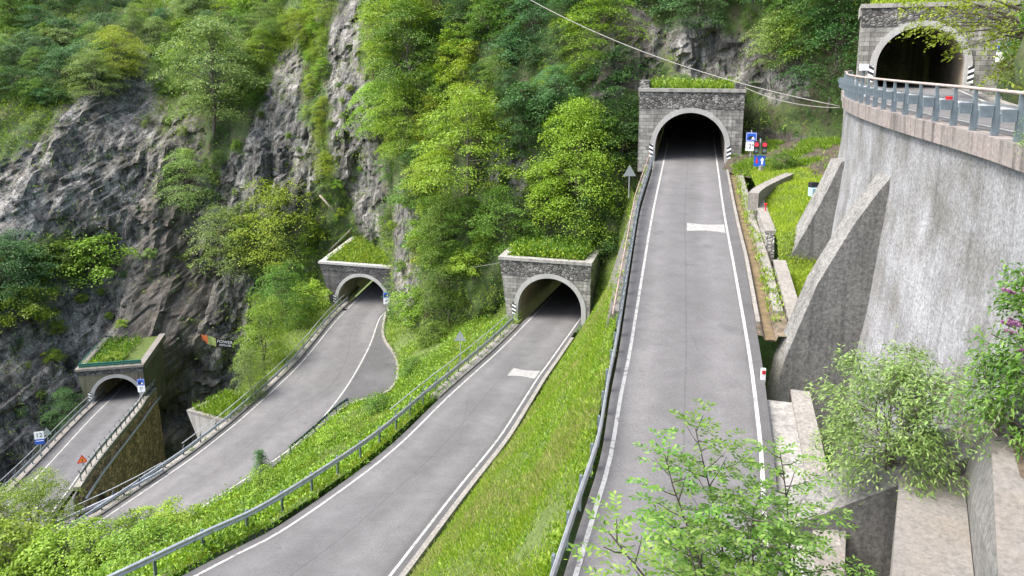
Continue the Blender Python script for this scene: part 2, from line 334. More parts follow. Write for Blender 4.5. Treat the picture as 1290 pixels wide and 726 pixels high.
def grid_obj(name, G, mat, noise_amp=0.0, noise_scale=.3, smooth=True, parent=None, flip=False):
    nu, nv = G.shape[:2]; V = G.reshape(-1, 3).copy()
    if noise_amp:
        for i in range(len(V)):
            h = noise.hetero_terrain(Vector(V[i]) * noise_scale, .9, 2.1, 4, .6) - .6
            iu, iv = divmod(i, nv); e = min(1, min(iv, nv - 1 - iv) / 2)
            V[i, 2] += h * noise_amp * e; V[i, 0] += h * .4 * noise_amp * e
    idx = np.arange(nu * nv).reshape(nu, nv)
    f = np.stack([idx[:-1, :-1], idx[1:, :-1], idx[1:, 1:], idx[:-1, 1:]], -1).reshape(-1, 4)
    if flip: f = f[:, ::-1]
    me = bpy.data.meshes.new(name); me.from_pydata(V.tolist(), [], f.tolist())
    if smooth: me.polygons.foreach_set('use_smooth', [True] * len(me.polygons))
    return link(name, me, mat, parent), V.reshape(nu, nv, 3)
def loft(polys, nu, subs):
    """ruled sheet through several paths; subs = rows between successive ones"""
    rs = [resample(p, n=nu) for p in polys]; rows = [rs[0]]
    for a, b, k in zip(rs[:-1], rs[1:], subs):
        for i in range(1, k + 1): rows.append(a + (b - a) * i / k)
    return np.stack(rows, 1)
def sample_grid(G, n, rng=RNG, weight=None):
    nu, nv = G.shape[:2]
    a = G[:-1, :-1]; b = G[1:, :-1]; c = G[1:, 1:]; d = G[:-1, 1:]
    nr = np.cross(c - a, d - b); ar = np.linalg.norm(nr, axis=-1) / 2
    w = ar if weight is None else ar * weight
    k = rng.choice(w.size, n, p=(w / w.sum()).reshape(-1)); u = rng.random((n, 1)); v = rng.random((n, 1))
    fl = lambda q: q.reshape(-1, 3)[k]
    p = (fl(a) * (1 - u) + fl(b) * u) * (1 - v) + (fl(d) * (1 - u) + fl(c) * u) * v
    nn = unit(nr.reshape(-1, 3)[k]); nn[nn[:, 2] < 0] *= -1
    return p, nn

# ------------------------------------------------------------------ world, sun
SUN_EL, SUN_AZ = R_(56), R_(-104)            # azimuth from +Y towards +X: light from the left, veiled
w = bpy.data.worlds.new('World'); S.world = w; w.use_nodes = True; nt = w.node_tree
bg = nt.nodes['Background']; sky = nt.nodes.new('ShaderNodeTexSky'); sky.sky_type = 'NISHITA'; sky.sun_disc = False
sky.sun_elevation = SUN_EL; sky.sun_rotation = SUN_AZ; sky.dust_density = 4.0; sky.air_density = .8
nt.links.new(sky.outputs[0], bg.inputs[0]); bg.inputs[1].default_value = .15
sun = bpy.data.lights.new('sun', 'SUN'); sun.energy = 1.7; sun.angle = R_(38); sun.color = (1, .96, .89)
so = bpy.data.objects.new('sun', sun); COL.objects.link(so)
sd = Vector((math.sin(SUN_AZ) * math.cos(SUN_EL), math.cos(SUN_AZ) * math.cos(SUN_EL), math.sin(SUN_EL)))
so.rotation_euler = sd.to_track_quat('Z', 'Y').to_euler(); so.location = sd * 200
S.view_settings.view_transform = 'Standard'; S.view_settings.look = 'None'; S.view_settings.gamma = 1; S.view_settings.exposure = 1.82
S.cycles.max_bounces = 6; S.cycles.diffuse_bounces = 4; S.cycles.transparent_max_bounces = 4

# ------------------------------------------------------------------ roads (paths run away from the eye)
class Road: pass
def make_road(o, D, slope, axis, Lpx, Rpx, wl, wr, mat, near_l=10, near_r=10, deep=26, asph_r=None):
    deep = 9.3 if D == 90 else deep
    r = Road(); r.o = P(*o, D); a = np.array([axis[0], axis[1], 0.]); a /= np.linalg.norm(a); r.ax = a
    t = np.array([a[0], a[1], slope]); r.t = t; r.n = np.cross(np.array([a[1], -a[0], 0]), t)
    if r.n[2] < 0: r.n = -r.n
    r.px = lambda p: on_plane(p, r.o, r.n)
    def edge(px, near):
        q = [r.px(p) for p in px[::-1]]
        if near: q = [q[0] + unit(q[0] - q[1]) * near] + q
        k = len(q)
        while (q[k - 1] - r.o) @ a > -1.0: k -= 1
        q = q[:k]; off = (q[-1] - r.o); lat = off @ np.array([a[1], -a[0], 0])
        for dist in (0.5, deep):
            q.append(r.o + np.array([a[1], -a[0], 0]) * lat + t * dist)
        return resample(q, step=1.2)
    r.L = edge(Lpx, near_l); r.R = edge(Rpx, near_r)
    r.eL = offset(r.L, -wl) if np.isscalar(wl) else offset(r.L, -np.interp(r.L[:, 1], *wl))
    r.eR = offset(r.R, wr) if np.isscalar(wr) else offset(r.R, np.interp(r.R[:, 1], *wr))
    if asph_r: r.eR = edge(asph_r, near_r)
    r.eL[:, 2] = [(r.o @ r.n - p[0] * r.n[0] - p[1] * r.n[1]) / r.n[2] for p in r.eL]
    r.eR[:, 2] = [(r.o @ r.n - p[0] * r.n[0] - p[1] * r.n[1]) / r.n[2] for p in r.eR]
    a_, b_ = resample(r.eL, n=90), resample(r.eR, n=90)
    G = np.stack([a_ + (b_ - a_) * k / 6 for k in range(7)], 1); acr = np.tile(np.linspace(0, 1, 7), len(G))
    r.obj, _ = grid_obj('road', G, mat, flip=True); kind(r.obj, 'structure'); r.obj.data.attributes.new('across', 'FLOAT', 'POINT').data.foreach_set('value', acr.astype(np.float32))
    for path in (r.L, r.R):
        G = np.stack([offset(path, -.062), offset(path, .062)], 1) + np.array([0, 0, .006])
        grid_obj('edge_line', G, M['paint'], parent=r.obj, flip=True)
    return r
def zon(r, x, y): return (r.o @ r.n - x * r.n[0] - y * r.n[1]) / r.n[2]

def dz_(p): return p + np.array([0, 0, .005])
T4 = make_road((868, 204), 64, .06, (.235, .97),
    [(834.5, 203), (823, 265), (810.6, 337.6), (794, 440), (782, 499), (768.5, 578), (746.7, 653), (725, 726)],
    [(900, 203), (912, 267), (925, 337.6), (943, 440), (953.5, 519), (959.5, 578), (962, 633)], ([13, 20, 27, 36, 47, 62, 70], [.26, .28, .42, .6, .82, .75, .75]), ([13, 22, 30, 38, 64], [.34, .36, .46, .6, .62]), M['asphalt'], near_l=3.5, near_r=6)
T3 = make_road((692, 404), 68, -.10, (.26, .965),
    [(665, 404), (630.7, 440), (568, 496.8), (511, 553), (457.3, 597.6), (358.8, 666.6), (280, 708)],
    [(691.5, 457), (678, 475.5), (656, 510), (626.8, 554.3), (575.6, 617.3), (492.8, 723.7)], .42, .32, M['asphalt'])
T2 = make_road((457, 386), 95, .12, (.25, .97),
    [(438, 389), (420, 408), (376, 461), (310, 522.7), (277, 550), (244, 575.6), (200, 606.5), (161, 633), (121, 660)],
    [(478, 402), (464, 439), (433.6, 492), (389.5, 544.8), (345.4, 580), (301, 608.7), (262, 634), (215, 668)], .5, .35, M['asphalt'],
    asph_r=[(484, 398), (481, 425), (497, 452), (497, 482), (476, 500), (447, 506), (424, 520), (392, 549), (348, 585), (306, 612), (266, 638), (220, 672)], near_l=6, near_r=3)
T1 = make_road((148, 505), 90, -.12, (-.2, .98),
    [(143, 504), (112, 530), (54, 593), (13, 634)], [(172, 508), (164, 520), (112.4, 581.6), (81.6, 623.5)], 1.1, .45, M['asphalt_dark'])

lb = T2.eR[(T2.eR[:, 1] > 66.5) & (T2.eR[:, 1] < 91)]; li = offset(np.stack([np.interp(lb[:, 1], T2.R[:, 1], T2.R[:, k]) for k in range(3)], 1), .16)
grid_obj('lay_by', np.stack([dz_(li), dz_(offset(lb, -.03))], 1), M['asphalt_dark'], parent=T2.obj, flip=True)
# top road T5: level, along the outer edge
Z5 = -1.93
E5 = np.array([(-40, -22, Z5), (-20, -6, Z5), (-8, -1, Z5), (0, .3, Z5), (4, 2.0, Z5), (7, 6, Z5), (9.2, 10, Z5), (10.8, 13.8, Z5), (11.95, 17.3, Z5), (12.75, 20.6, Z5), (13.35, 23.6, Z5), (13.95, 26.6, Z5), (14.8, 30.2, Z5), (16.0, 34.6, Z5), (17.75, 39.6, Z5), (19.9, 44.4, Z5), (21.2, 47.6, Z5), (23.2, 51, Z5)])
E5 = resample(E5, step=.75)
O5 = np.array([26.9, 49.4, Z5 - .02]); A5 = unit(np.array([.4, .92, 0]))
r5 = np.array([A5[1], -A5[0], 0])
Rt5 = resample([(-34, -32, Z5), (-10, -10, Z5), (6, -2, Z5), (12.6, 6, Z5), (16, 14, Z5), (17.6, 22, Z5), (19.6, 28.7, Z5), (22.6, 35, Z5), (26.6, 43, Z5), tuple(O5 + r5 * 2.5 + np.array([0, 0, .02])), tuple(O5 + r5 * 2.5 + A5 * 22)], n=120)
Lf5 = resample(list(offset(E5, .42)[:-3]) + [O5 - r5 * 2.9 + np.array([0, 0, .02]), O5 - r5 * 2.9 + A5 * 22], n=120)
G = np.stack([Lf5 + (Rt5 - Lf5) * k / 5 for k in range(6)], 1); G[:, :, 2] -= .01
road5, _ = grid_obj('road', G, M['asphalt'], flip=True); kind(road5, 'structure'); road5.data.attributes.new('across', 'FLOAT', 'POINT').data.foreach_set('value', np.tile(np.linspace(0, 1, 6), 120).astype(np.float32))
for pth in (offset(Rt5, -.35), offset(Lf5, .55)):
    grid_obj('edge_line', np.stack([offset(pth, -.075), offset(pth, .075)], 1) + np.array([0, 0, -.002]), M['paint'], parent=road5, flip=True)

# painted stop marks
def bowtie(r, cpx, wd, ln):
    c = r.px(cpx); rt = unit(np.array([r.ax[1], -r.ax[0], 0.])); fw = unit(r.t); up = np.array([0, 0, .007])
    q = [(-1, -1), (0, -.72), (1, -1), (1, 1), (0, .72), (-1, 1)]
    MB().add([c + rt * a * wd / 2 + fw * b * ln / 2 + up for a, b in q], [(0, 1, 4, 5), (1, 2, 3, 4)]).build('stop_marking', M['worn'], r.obj)
bowtie(T4, (889, 287), 2.2, 1.75); bowtie(T3, (660, 470.5), 2.0, 1.8)

# ------------------------------------------------------------------ tunnel portals
PORT = []
def portal(label, O, ax, R, jamb, Lb, Lt, Rt, H, depth, wall, band, copm, deep=26, band_h=1.45, side=None, curb=.28, coping_back=None, slope=0.0, hole=True, sidem=None):
    rz = math.atan2(-ax[0], ax[1]); t = thing('tunnel_portal', label, 'tunnel portal', tuple(O), rz, 'stone tunnel portals of the hairpin road')
    Ri = R - .42; n = 28; hc = jamb
    arc = lambda q: [(-q, -1.0)] + [(-q * math.cos(math.pi * k / n), hc + q * math.sin(math.pi * k / n)) for k in range(n + 1)] + [(q, -1.0)]
    uL = lambda z: -(Lb + (Lt - Lb) * max(0, (z + 1) / (H + 1)) ** 1.2)
    m = MB(); zs = [-1 + (H + 1) * k / 10 for k in range(11)]; Rw = R - .06
    for a, b in zip(zs[:-1], zs[1:]):
        m.add([(uL(a), 0, a), (-Rw, 0, a), (-Rw, 0, b), (uL(b), 0, b)], [(0, 1, 2, 3)])
        m.add([(uL(a), depth, a), (uL(a), 0, a), (uL(b), 0, b), (uL(b), depth, b)], [(0, 1, 2, 3)])
    pts = arc(Rw)[1:-1]
    for (a, za), (b, zb) in zip(pts[:-1], pts[1:]): m.add([(a, 0, za), (b, 0, zb), (b, 0, H), (a, 0, H)], [(0, 1, 2, 3)])
    m.add([(Rw, 0, -1), (Rt, 0, -1), (Rt, 0, H), (Rw, 0, H)], [(0, 1, 2, 3)])
    m.build('wall', M[wall], t)
    MB().add([(Rt, 0, -3), (Rt + .15, depth, -3), (Rt + .15, depth, H), (Rt, 0, H)], [(0, 1, 2, 3)]).build('side_wall', M[sidem or wall], t)
    # rubble band under the coping
    z0, z1 = H - band_h, H - .02
    m = MB()
    m.hexa([(uL(z0) - .02, -.035, z0), (Rt + .03, -.035, z0), (Rt + .03, .2, z0), (uL(z0) - .02, .2, z0)], [(uL(z1) - .02, -.035, z1), (Rt + .03, -.035, z1), (Rt + .03, .2, z1), (uL(z1) - .02, .2, z1)])
    m.build('stone_band', M[band], t)
    # coping: front strip and two returns
    cb = depth + 2 if coping_back is None else coping_back
    m = MB(); a, b = -Lt - .12, Rt + .12
    m.hexa([(a, -.14, H), (b, -.14, H), (b, .55, H), (a, .55, H)], [(a, -.14, H + curb), (b, -.14, H + curb), (b, .55, H + curb), (a, .55, H + curb)])
    m.build('coping', M[copm], t)
    for s in (-1, 1):
        u0, u1 = (a, a + .75) if s < 0 else (b - .75, b)
        m = MB(); m.hexa([(u0, .553, H - .5), (u1, .553, H - .5), (u1, cb, H - .5 + slope), (u0, cb, H - .5 + slope)], [(u0, .553, H + curb - .003), (u1, .553, H + curb - .003), (u1, cb, H + curb + slope), (u0, cb, H + curb + slope)])
        m.build('coping', M[copm], t)
    m = MB(); m.add([(a + .7, .5, H - .05), (b - .7, .5, H - .05), (b - .7, cb, H - .05 + slope * .9), (a + .7, cb, H - .05 + slope * .9)], [(0, 1, 2, 3)]); m.build('roof_soil', M['soil'], t)
    # ring
    m = MB(); o_, i_ = arc(R), arc(Ri)
    for k in range(len(o_) - 1):
        (ax0, az0), (ax1, az1), (bx0, bz0), (bx1, bz1) = o_[k], o_[k + 1], i_[k], i_[k + 1]
        m.add([(ax0, -.07, az0), (ax1, -.07, az1), (bx1, -.07, bz1), (bx0, -.07, bz0), (ax0, .1, az0), (ax1, .1, az1), (bx1, .6, bz1), (bx0, .6, bz0)],
              [(0, 3, 2, 1), (0, 1, 5, 4), (3, 7, 6, 2)])
    m.build('arch_ring', M['ring'], t)
    m = MB(); i2 = arc(Ri + .02); ys = [.55, 2, 5, 10, 16, deep]
    for ya, yb in zip(ys[:-1], ys[1:]):
        for k in range(len(i2) - 1):
            (u0, z0), (u1, z1) = i2[k], i2[k + 1]; sl = portal.slope
            m.add([(u0, ya, z0 + sl * ya), (u1, ya, z1 + sl * ya), (u1, yb, z1 + sl * yb), (u0, yb, z0 + sl * yb)], [(0, 3, 2, 1)])
    zt = hc + Ri; sl = portal.slope * deep
    m.add([(-Ri - .1, deep, -2 + sl), (Ri + .1, deep, -2 + sl), (Ri + .1, deep, zt + sl + .1), (-Ri - .1, deep, zt + .1 + sl)], [(0, 1, 2, 3)])
    m.build('bore_lining', M['lining'], t)
    PORT.append(dict(deep=deep, o=np.array(O), ax=unit(np.array([ax[0], ax[1], 0.])), R=R, H=hc + R, slope=portal.slope, Lt=Lt, Rt=Rt, top=H, depth=depth, t=t, rz=rz))
    return t
portal.slope = .06
p4 = portal('grey tunnel portal with red signal beside it, at the head of the straight road', T4.o, T4.ax, 3.36, 1.3, 4.4, 4.4, 4.3, 6.0, 4.5, 'blocks', 'rubble', 'concrete')
portal.slope = -.1
p3 = portal('pale blockwork tunnel portal with leafy plants on its roof, behind the grassy bank', T3.o, T3.ax, 3.38, 1.08, 4.0, 4.72, 3.75, 5.5, 5.0, 'blocks', 'rubble', 'concrete')
portal.slope = .12
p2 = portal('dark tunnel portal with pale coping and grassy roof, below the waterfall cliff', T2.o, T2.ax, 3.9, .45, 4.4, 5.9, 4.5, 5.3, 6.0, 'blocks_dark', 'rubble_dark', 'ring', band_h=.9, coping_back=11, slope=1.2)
portal.slope = -.12
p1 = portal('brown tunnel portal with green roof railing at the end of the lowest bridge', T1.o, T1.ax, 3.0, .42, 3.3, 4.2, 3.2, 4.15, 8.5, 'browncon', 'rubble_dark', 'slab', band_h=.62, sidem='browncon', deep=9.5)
portal.slope = 0.0
p5 = portal('pale tunnel portal with wide dark mouth on the topmost road', O5, A5, 3.0, 1.45, 3.7, 3.7, 5.2, 5.3, 4, 'blocks', 'rubble', 'concrete', band_h=1.2)
def in_bore(p, grow=.25):
    for q in PORT:
        d = p - q['o']; v = d @ q['ax']; u = d @ np.array([q['ax'][1], -q['ax'][0], 0]); h = d[2] - q['slope'] * v
        if -.5 < v < 40 and abs(u) < q['R'] + grow and -1.5 < h < q['H'] + grow: return True
    return False
# raised end piers on the second portal from the top; green railing on the lowest one
MB().box((-4.05, 2.0, 6.55), (.85, 2.9, .75)).build('roof_pier', M['rubble'], p4); MB().box((3.95, .75, 6.5), (.85, 1.2, .55)).build('roof_pier', M['rubble'], p4)
m = MB(); zt = 4.15 + .28
for pth in ([(-3.9, .15, zt + .55), (3.0, .15, zt + .55)], [(-3.9, .15, zt + .3), (3.0, .15, zt + .3)], [(-3.9, .15, zt + .55), (-3.9, 7, zt + .55)], [(-3.9, .15, zt + .3), (-3.9, 7, zt + .3)]): m.tube(pth, .05)
for k in range(8): m.tube([(-3.9 + 6.9 * k / 7, .15, zt), (-3.9 + 6.9 * k / 7, .15, zt + .55)], .04)
m.box((-.45, .17, zt + .33), (6.9, .02, .5)); m.build('roof_railing', M['greenrail'], p1)

# ------------------------------------------------------------------ cliff
CP = [(1082, -20, 57), (1290, -20, 56), (1150, -120, 60), (1040, 60, 62), (1030, 120, 61), (1010, 180, 64), (1040, 205, 60), (965, 120, 68), (960, 190, 69), (940, 60, 70), (1000, 0, 68),
  (870, 60, 71), (870, 0, 73), (870, 100, 69.5), (800, 60, 72), (760, 150, 72), (770, 300, 70.5), (740, 250, 72), (700, 200, 74), (700, 300, 73.2), (690, 330, 73), (690, 0, 82), (640, 100, 80), (560, 0, 90), (580, 200, 80), (590, 320, 76), (600, 390, 74),
  (515, 280, 88), (515, 345, 88), (530, 420, 80), (480, 180, 98), (440, 100, 104), (440, 0, 110), (440, 250, 103), (460, 312, 105), (400, 270, 105), (350, 150, 108), (300, 0, 128), (340, 300, 106), (360, 370, 105), (300, 430, 106), (270, 350, 109), (260, 240, 111), (250, 450, 108), (230, 520, 105),
  (200, 300, 106), (200, 190, 110), (205, 420, 101.5), (188, 450, 98), (207, 480, 99), (225, 505, 103), (215, 560, 101), (150, 380, 102), (150, 440, 98), (100, 430, 99), (110, 315, 104), (100, 340, 103), (50, 350, 99), (20, 330, 96), (20, 450, 93), (70, 500, 95), (30, 560, 91), (-30, 600, 84), (100, 220, 104.5), (0, 220, 102), (100, 150, 107), (0, 150, 105), (100, 115, 112), (0, 115, 110), (100, 0, 142), (0, 0, 140), (200, 100, 124), (200, 0, 142),
  (-300, 300, 82), (-300, 0, 115), (-300, 600, 70), (100, -150, 190), (640, -150, 105), (870, -150, 85), (400, -150, 150), (250, 700, 108), (600, 700, 95), (900, 600, 85), (-150, 800, 76)]
cw = np.array([P(*c) for c in CP]); cxz = cw[:, [0, 2]]; cy_ = cw[:, 1]
K = np.linalg.norm(cxz[:, None] - cxz[None], axis=-1); n_ = len(cw)
A = np.zeros((n_ + 3, n_ + 3)); A[:n_, :n_] = K - .6 * np.eye(n_); A[:n_, n_] = 1; A[:n_, n_ + 1:] = cxz; A[n_, :n_] = 1; A[n_ + 1:, :n_] = cxz.T
sol = np.linalg.solve(A, np.r_[cy_, 0, 0, 0])
def cliff_y(xz): return np.linalg.norm(xz[:, None] - cxz[None], axis=-1) @ sol[:n_] + sol[n_] + xz @ sol[n_ + 1:]
def spots(lst, xz, D=None):
    out = np.zeros(len(xz))
    for px, py, rx, ry in lst:
        i = np.argmin([(c[0] - px) ** 2 + (c[1] - py) ** 2 for c in CP]); d = CP[i][2]; q = P(px, py, d)
        e = ((xz[:, 0] - q[0]) / (rx * d / FPX)) ** 2 + ((xz[:, 1] - q[2]) / (ry * d / FPX)) ** 2
        out = np.maximum(out, np.exp(-.7 * e ** 1.5))
    return out
ROCK = [(25, 250, 55, 45), (80, 230, 60, 60), (140, 235, 45, 95), (125, 180, 40, 40), (185, 140, 35, 50), (40, 425, 55, 40), (85, 400, 55, 50), (130, 400, 50, 60), (40, 540, 70, 60), (20, 480, 60, 40), (205, 320, 45, 170), (215, 480, 60, 110), (275, 420, 45, 100),
  (350, 130, 26, 70), (370, 210, 36, 60), (300, 235, 18, 45), (285, 280, 20, 45), (325, 190, 20, 50), (430, 60, 26, 80), (440, 170, 34, 80), (470, 225, 30, 70), (512, 285, 20, 60), (512, 335, 20, 40), (640, 225, 24, 45), (765, 110, 20, 35), (800, 55, 30, 55), (900, 75, 50, 35), (875, 50, 40, 30), (965, 190, 50, 26), (1010, 100, 24, 34), (330, 250, 26, 24), (270, 340, 30, 40)]
IRON = [(207, 320, 26, 130), (215, 440, 28, 120), (228, 540, 36, 70), (800, 60, 20, 46), (765, 110, 16, 26), (960, 195, 60, 26)]
xs = np.arange(-150, 60, .46); zs_ = np.arange(-84, 74, .46)
XX, ZZ = np.meshgrid(xs, zs_, indexing='ij'); xz = np.stack([XX.ravel(), ZZ.ravel()], 1)
Y = cliff_y(xz)
disp = np.empty(len(xz)); vrock = spots(ROCK, xz)
for i, (x, z) in enumerate(xz):
    v = Vector((x * .075, Y[i] * .03, z * .045)); a = noise.hetero_terrain(v, .8, 2.0, 3, .5)
    wx, wz = x + 2.2 * noise.noise(Vector((x * .16, 5.5, z * .16))), z + 2.2 * noise.noise(Vector((x * .16, 8.5, z * .16)))
    dd, pp = noise.voronoi(Vector((wx * .26, 2.2, wz * .10)))
    c1 = noise.cell(pp[0] * 31.7); e1 = min(.35, dd[1] - dd[0])
    dd2, pp2 = noise.voronoi(Vector((wx * .55, 7.2, wz * .42))); c2 = noise.cell(pp2[0] * 17.3); e2 = min(.3, dd2[1] - dd2[0])
    b = noise.fractal(Vector((x * .45, 3.1, z * .2)), .9, 2.1, 5)
    d3 = abs(noise.fractal(Vector((x * .3, 6.6, z * .09)), .8, 2.2, 5))
    disp[i] = 1.3 * (a - .5) + .7 * b + (1.1 * c1 + 1.0 * e1) * (.35 + .65 * vrock[i]) + (.55 * c2 + .7 * e2) * (.4 + .6 * vrock[i]) + 1.2 * d3 - 1.0
Y2 = Y - disp
Gc = np.stack([XX, Y2.reshape(XX.shape), ZZ], -1)
nu, nv = XX.shape; idx = np.arange(nu * nv).reshape(nu, nv)
fq = np.stack([idx[:-1, :-1], idx[1:, :-1], idx[1:, 1:], idx[:-1, 1:]], -1).reshape(-1, 4)
Vc = Gc.reshape(-1, 3); cen = Vc[fq].mean(1)
keep = np.ones(len(fq), bool)
for q in PORT:
    d = cen - q['o']; v = d @ q['ax']; u = d @ np.array([q['ax'][1], -q['ax'][0], 0]); h = d[:, 2] - q['slope'] * v
    keep &= ~((v > -3) & (v < q['deep'] - .6) & (np.abs(u) < q['R'] + .1) & (h > -3) & (h < q['H'] + .15))
    keep &= ~((v > -6) & (v < .7) & (u > -q['Lt']) & (u < q['Rt']) & (h > -3) & (h < q['top'] + .4))
me = bpy.data.meshes.new('cliff'); me.from_pydata(Vc.tolist(), [], fq[keep].tolist())
viron = np.clip(spots(IRON, xz) * 1.25, 0, 1)
gy = np.gradient(Gc[:, :, 1], axis=1).ravel()       # positive = leans back
VEG = np.clip(1.0 - 1.15 * vrock + .12 * np.clip(gy, -1, 2), 0, 1)
me.attributes.new('veg', 'FLOAT', 'POINT').data.foreach_set('value', VEG.astype(np.float32))
me.attributes.new('iron', 'FLOAT', 'POINT').data.foreach_set('value', viron.astype(np.float32))
me.polygons.foreach_set('use_smooth', (VEG[fq[keep]].mean(1) > .55).tolist())
cliff = kind(link('cliff', me, M['cliff']), 'structure')
BV = [BVHTree.FromPolygons(Vc.tolist(), fq[keep].tolist())]
def add_bvh(G):
    a, b = G.shape[:2]; ix = np.arange(a * b).reshape(a, b)
    f = np.stack([ix[:-1, :-1], ix[1:, :-1], ix[1:, 1:], ix[:-1, 1:]], -1).reshape(-1, 4)
    BV.append(BVHTree.FromPolygons(G.reshape(-1, 3).tolist(), f.tolist()))
def hit(px, py):
    d = Vector(ray(px, py)).normalized(); best = None
    for b in BV:
        h = b.ray_cast(Vector((0, 0, 0)), d)
        if h[0] is not None and (best is None or h[3] < best[2]): best = (np.array(h[0]), np.array(h[1]), h[3])
    return best

# valley floor
MB().add([(-420, -420, -86), (420, -420, -86), (420, 420, -86), (-420, 420, -86)], [(0, 1, 2, 3)]).build('ground', M['soil'])['kind'] = 'structure'

# ------------------------------------------------------------------ banks between the roads
def cut(path, y0, y1): return path[(path[:, 1] >= y0) & (path[:, 1] <= y1)]
def dz(p, z): q = np.array(p, float).copy(); q[:, 2] += z; return q
# grass bank from the straight road down to the road below it
top = dz(offset(cut(T4.eL, 4, 64.5), -.3), -.08); bot = dz(offset(cut(T3.eR, 14, 64.2), .5), -.04)
bot = np.vstack([bot[:1] + np.array([[-2.5, -9, 0]]), bot, np.array([[6.6, 67.5, bot[-1, 2] + 1.2]])])
top[:, 2] -= np.interp(top[:, 1], [38, 46, 56], [0, 2.6, 3.6]); top[:, 0] -= np.interp(top[:, 1], [38, 46, 56], [0, .8, 1.0])
top = np.vstack([top, np.array([[11.4, 70, top[-1, 2] + .5]])])
mid1 = resample(top, n=60) * .55 + resample(bot, n=60) * .45 + np.array([.6, 0, -.9])
G = loft([bot, mid1, top], 80, [10, 10])
bankA, GA = grid_obj('bank', G, M['soil'], .3, .35); kind(bankA, 'structure'); add_bvh(GA)
# weed bank from the middle road down to the road left of it
top = dz(offset(cut(T3.eL, 18, 65.5), -.5), -.1); bot = dz(offset(cut(T2.eR, T2.px((228, 665))[1], 92), .45), -.08)
top = np.vstack([[(-58, 6, -20)], [(-34, 12, -19.6)], [(-21, 18.5, -19.4)], top, [(.2, 72, top[-1, 2] + 1)]]); bot = np.vstack([[T1.px((-170, 720))], [T1.px((-60, 700)) + [0, 0, .2]], [T2.px((60, 702)) + [0, 0, .15]], [T2.px((150, 696)) + [0, 0, .15]], bot, [(-11.5, 97, bot[-1, 2] + 2)]])
mid1 = resample(top, n=60) * .5 + resample(bot, n=60) * .5 + np.array([.2, -.3, -1.5])
G = loft([bot, mid1, top], 100, [14, 14])
bankB, GB = grid_obj('bank', G, M['soil'], .3, .22); kind(bankB, 'structure'); add_bvh(GB)
# outer side of the left hairpin road: shoulder, then the drop into the gorge
e = cut(T2.eL, 68, 97); e0 = dz(offset(e, -.95), -.1)
wdt = np.interp(e[:, 1], [68, 74, 84, 97], [1.2, 3.5, 6.5, 6.0])
G = loft([dz(offset(e, -.95 - wdt * 2.2), -34), dz(offset(e, -.95 - wdt * 1.6), -9), dz(offset(e, -.95 - wdt), -1.6), e0], 50, [8, 8, 6])
bankC, GC = grid_obj('bank', G, M['soil'], .9, .25); kind(bankC, 'structure'); add_bvh(GC)
# right of the straight road
def wall_base(y):      # where the foot of the retaining wall runs
    return np.interp(y, [10, 14, 17, 21, 26, 30, 35, 40, 45, 48, 52], [8.2, 8.8, 9.9, 10.9, 12.1, 13.0, 14.6, 17.0, 19.6, 21.4, 23])
e = cut(T4.eR, 27.9, 66); yy = e[:, 1]
near = np.clip((29 - yy) / 3, 0, 1)
def lane(d, up): return dz(offset(e, d), up)
p_end = np.stack([np.maximum(wall_base(yy) + .8, e[:, 0] + 1.2), yy, e[:, 2] + np.interp(yy, [26, 37.6, 38.8, 50, 64], [-.6, -.5, 1.4, 1.5, 1.4])], 1)
G = loft([lane(0.0, -.03), lane(.22, -.06), lane(.3, -.24), lane(.72, -.24), lane(.8, -.02), lane(1.3, .0)], 110, [1, 1, 2, 1, 2])
channel, _ = grid_obj('ditch', G, M['streambed'], 0, flip=True); kind(channel, 'structure')
G = loft([lane(.33, -.2), lane(.69, -.2)], 110, [2]); wt, _ = grid_obj('water', G, M['water'], .03, 2.0, flip=True); kind(wt, 'structure')
up4 = np.interp(yy, [28, 37.6, 38.8, 44, 52, 60, 66], [-.4, -.3, .7, .75, .5, .2, .2])
p4_ = offset(e, 1.75); p4_[:, 2] += up4
G = loft([p4_, p4_ * .45 + p_end * .55 + np.array([0, 0, .15]), p_end], 90, [6, 6])
e_ = cut(T4.eR, 7, 28.2); be = np.stack([wall_base(e_[:, 1]) + 1, e_[:, 1], e_[:, 2] - 6.5], 1)
pit, _ = grid_obj('ground', loft([dz(offset(e_, 1.2), -1.5), dz(offset(e_, 1.3), -6), be], 40, [4, 4]), M['brownsoil'], .0, flip=True); kind(pit, 'structure')
e_ = resample([(-14, 9, -13), (-6, 12, -12.6), (0, 13, -12.3), (6, 12.2, -12.2), (10, 10, -12.2)], n=30); e2_ = resample([(-16, -3, -7), (-6, .6, -6.5), (0, 1.2, -6.5), (5, 3.4, -6.5), (9, 8, -7)], n=30)
bankF, GF_ = grid_obj('bank', loft([e_, e2_], 30, [12]), M['soil'], .3, .5); kind(bankF, 'structure')
bankD, GD = grid_obj('bank', G, M['soil'], .25, .5, flip=True); kind(bankD, 'structure'); add_bvh(GD)
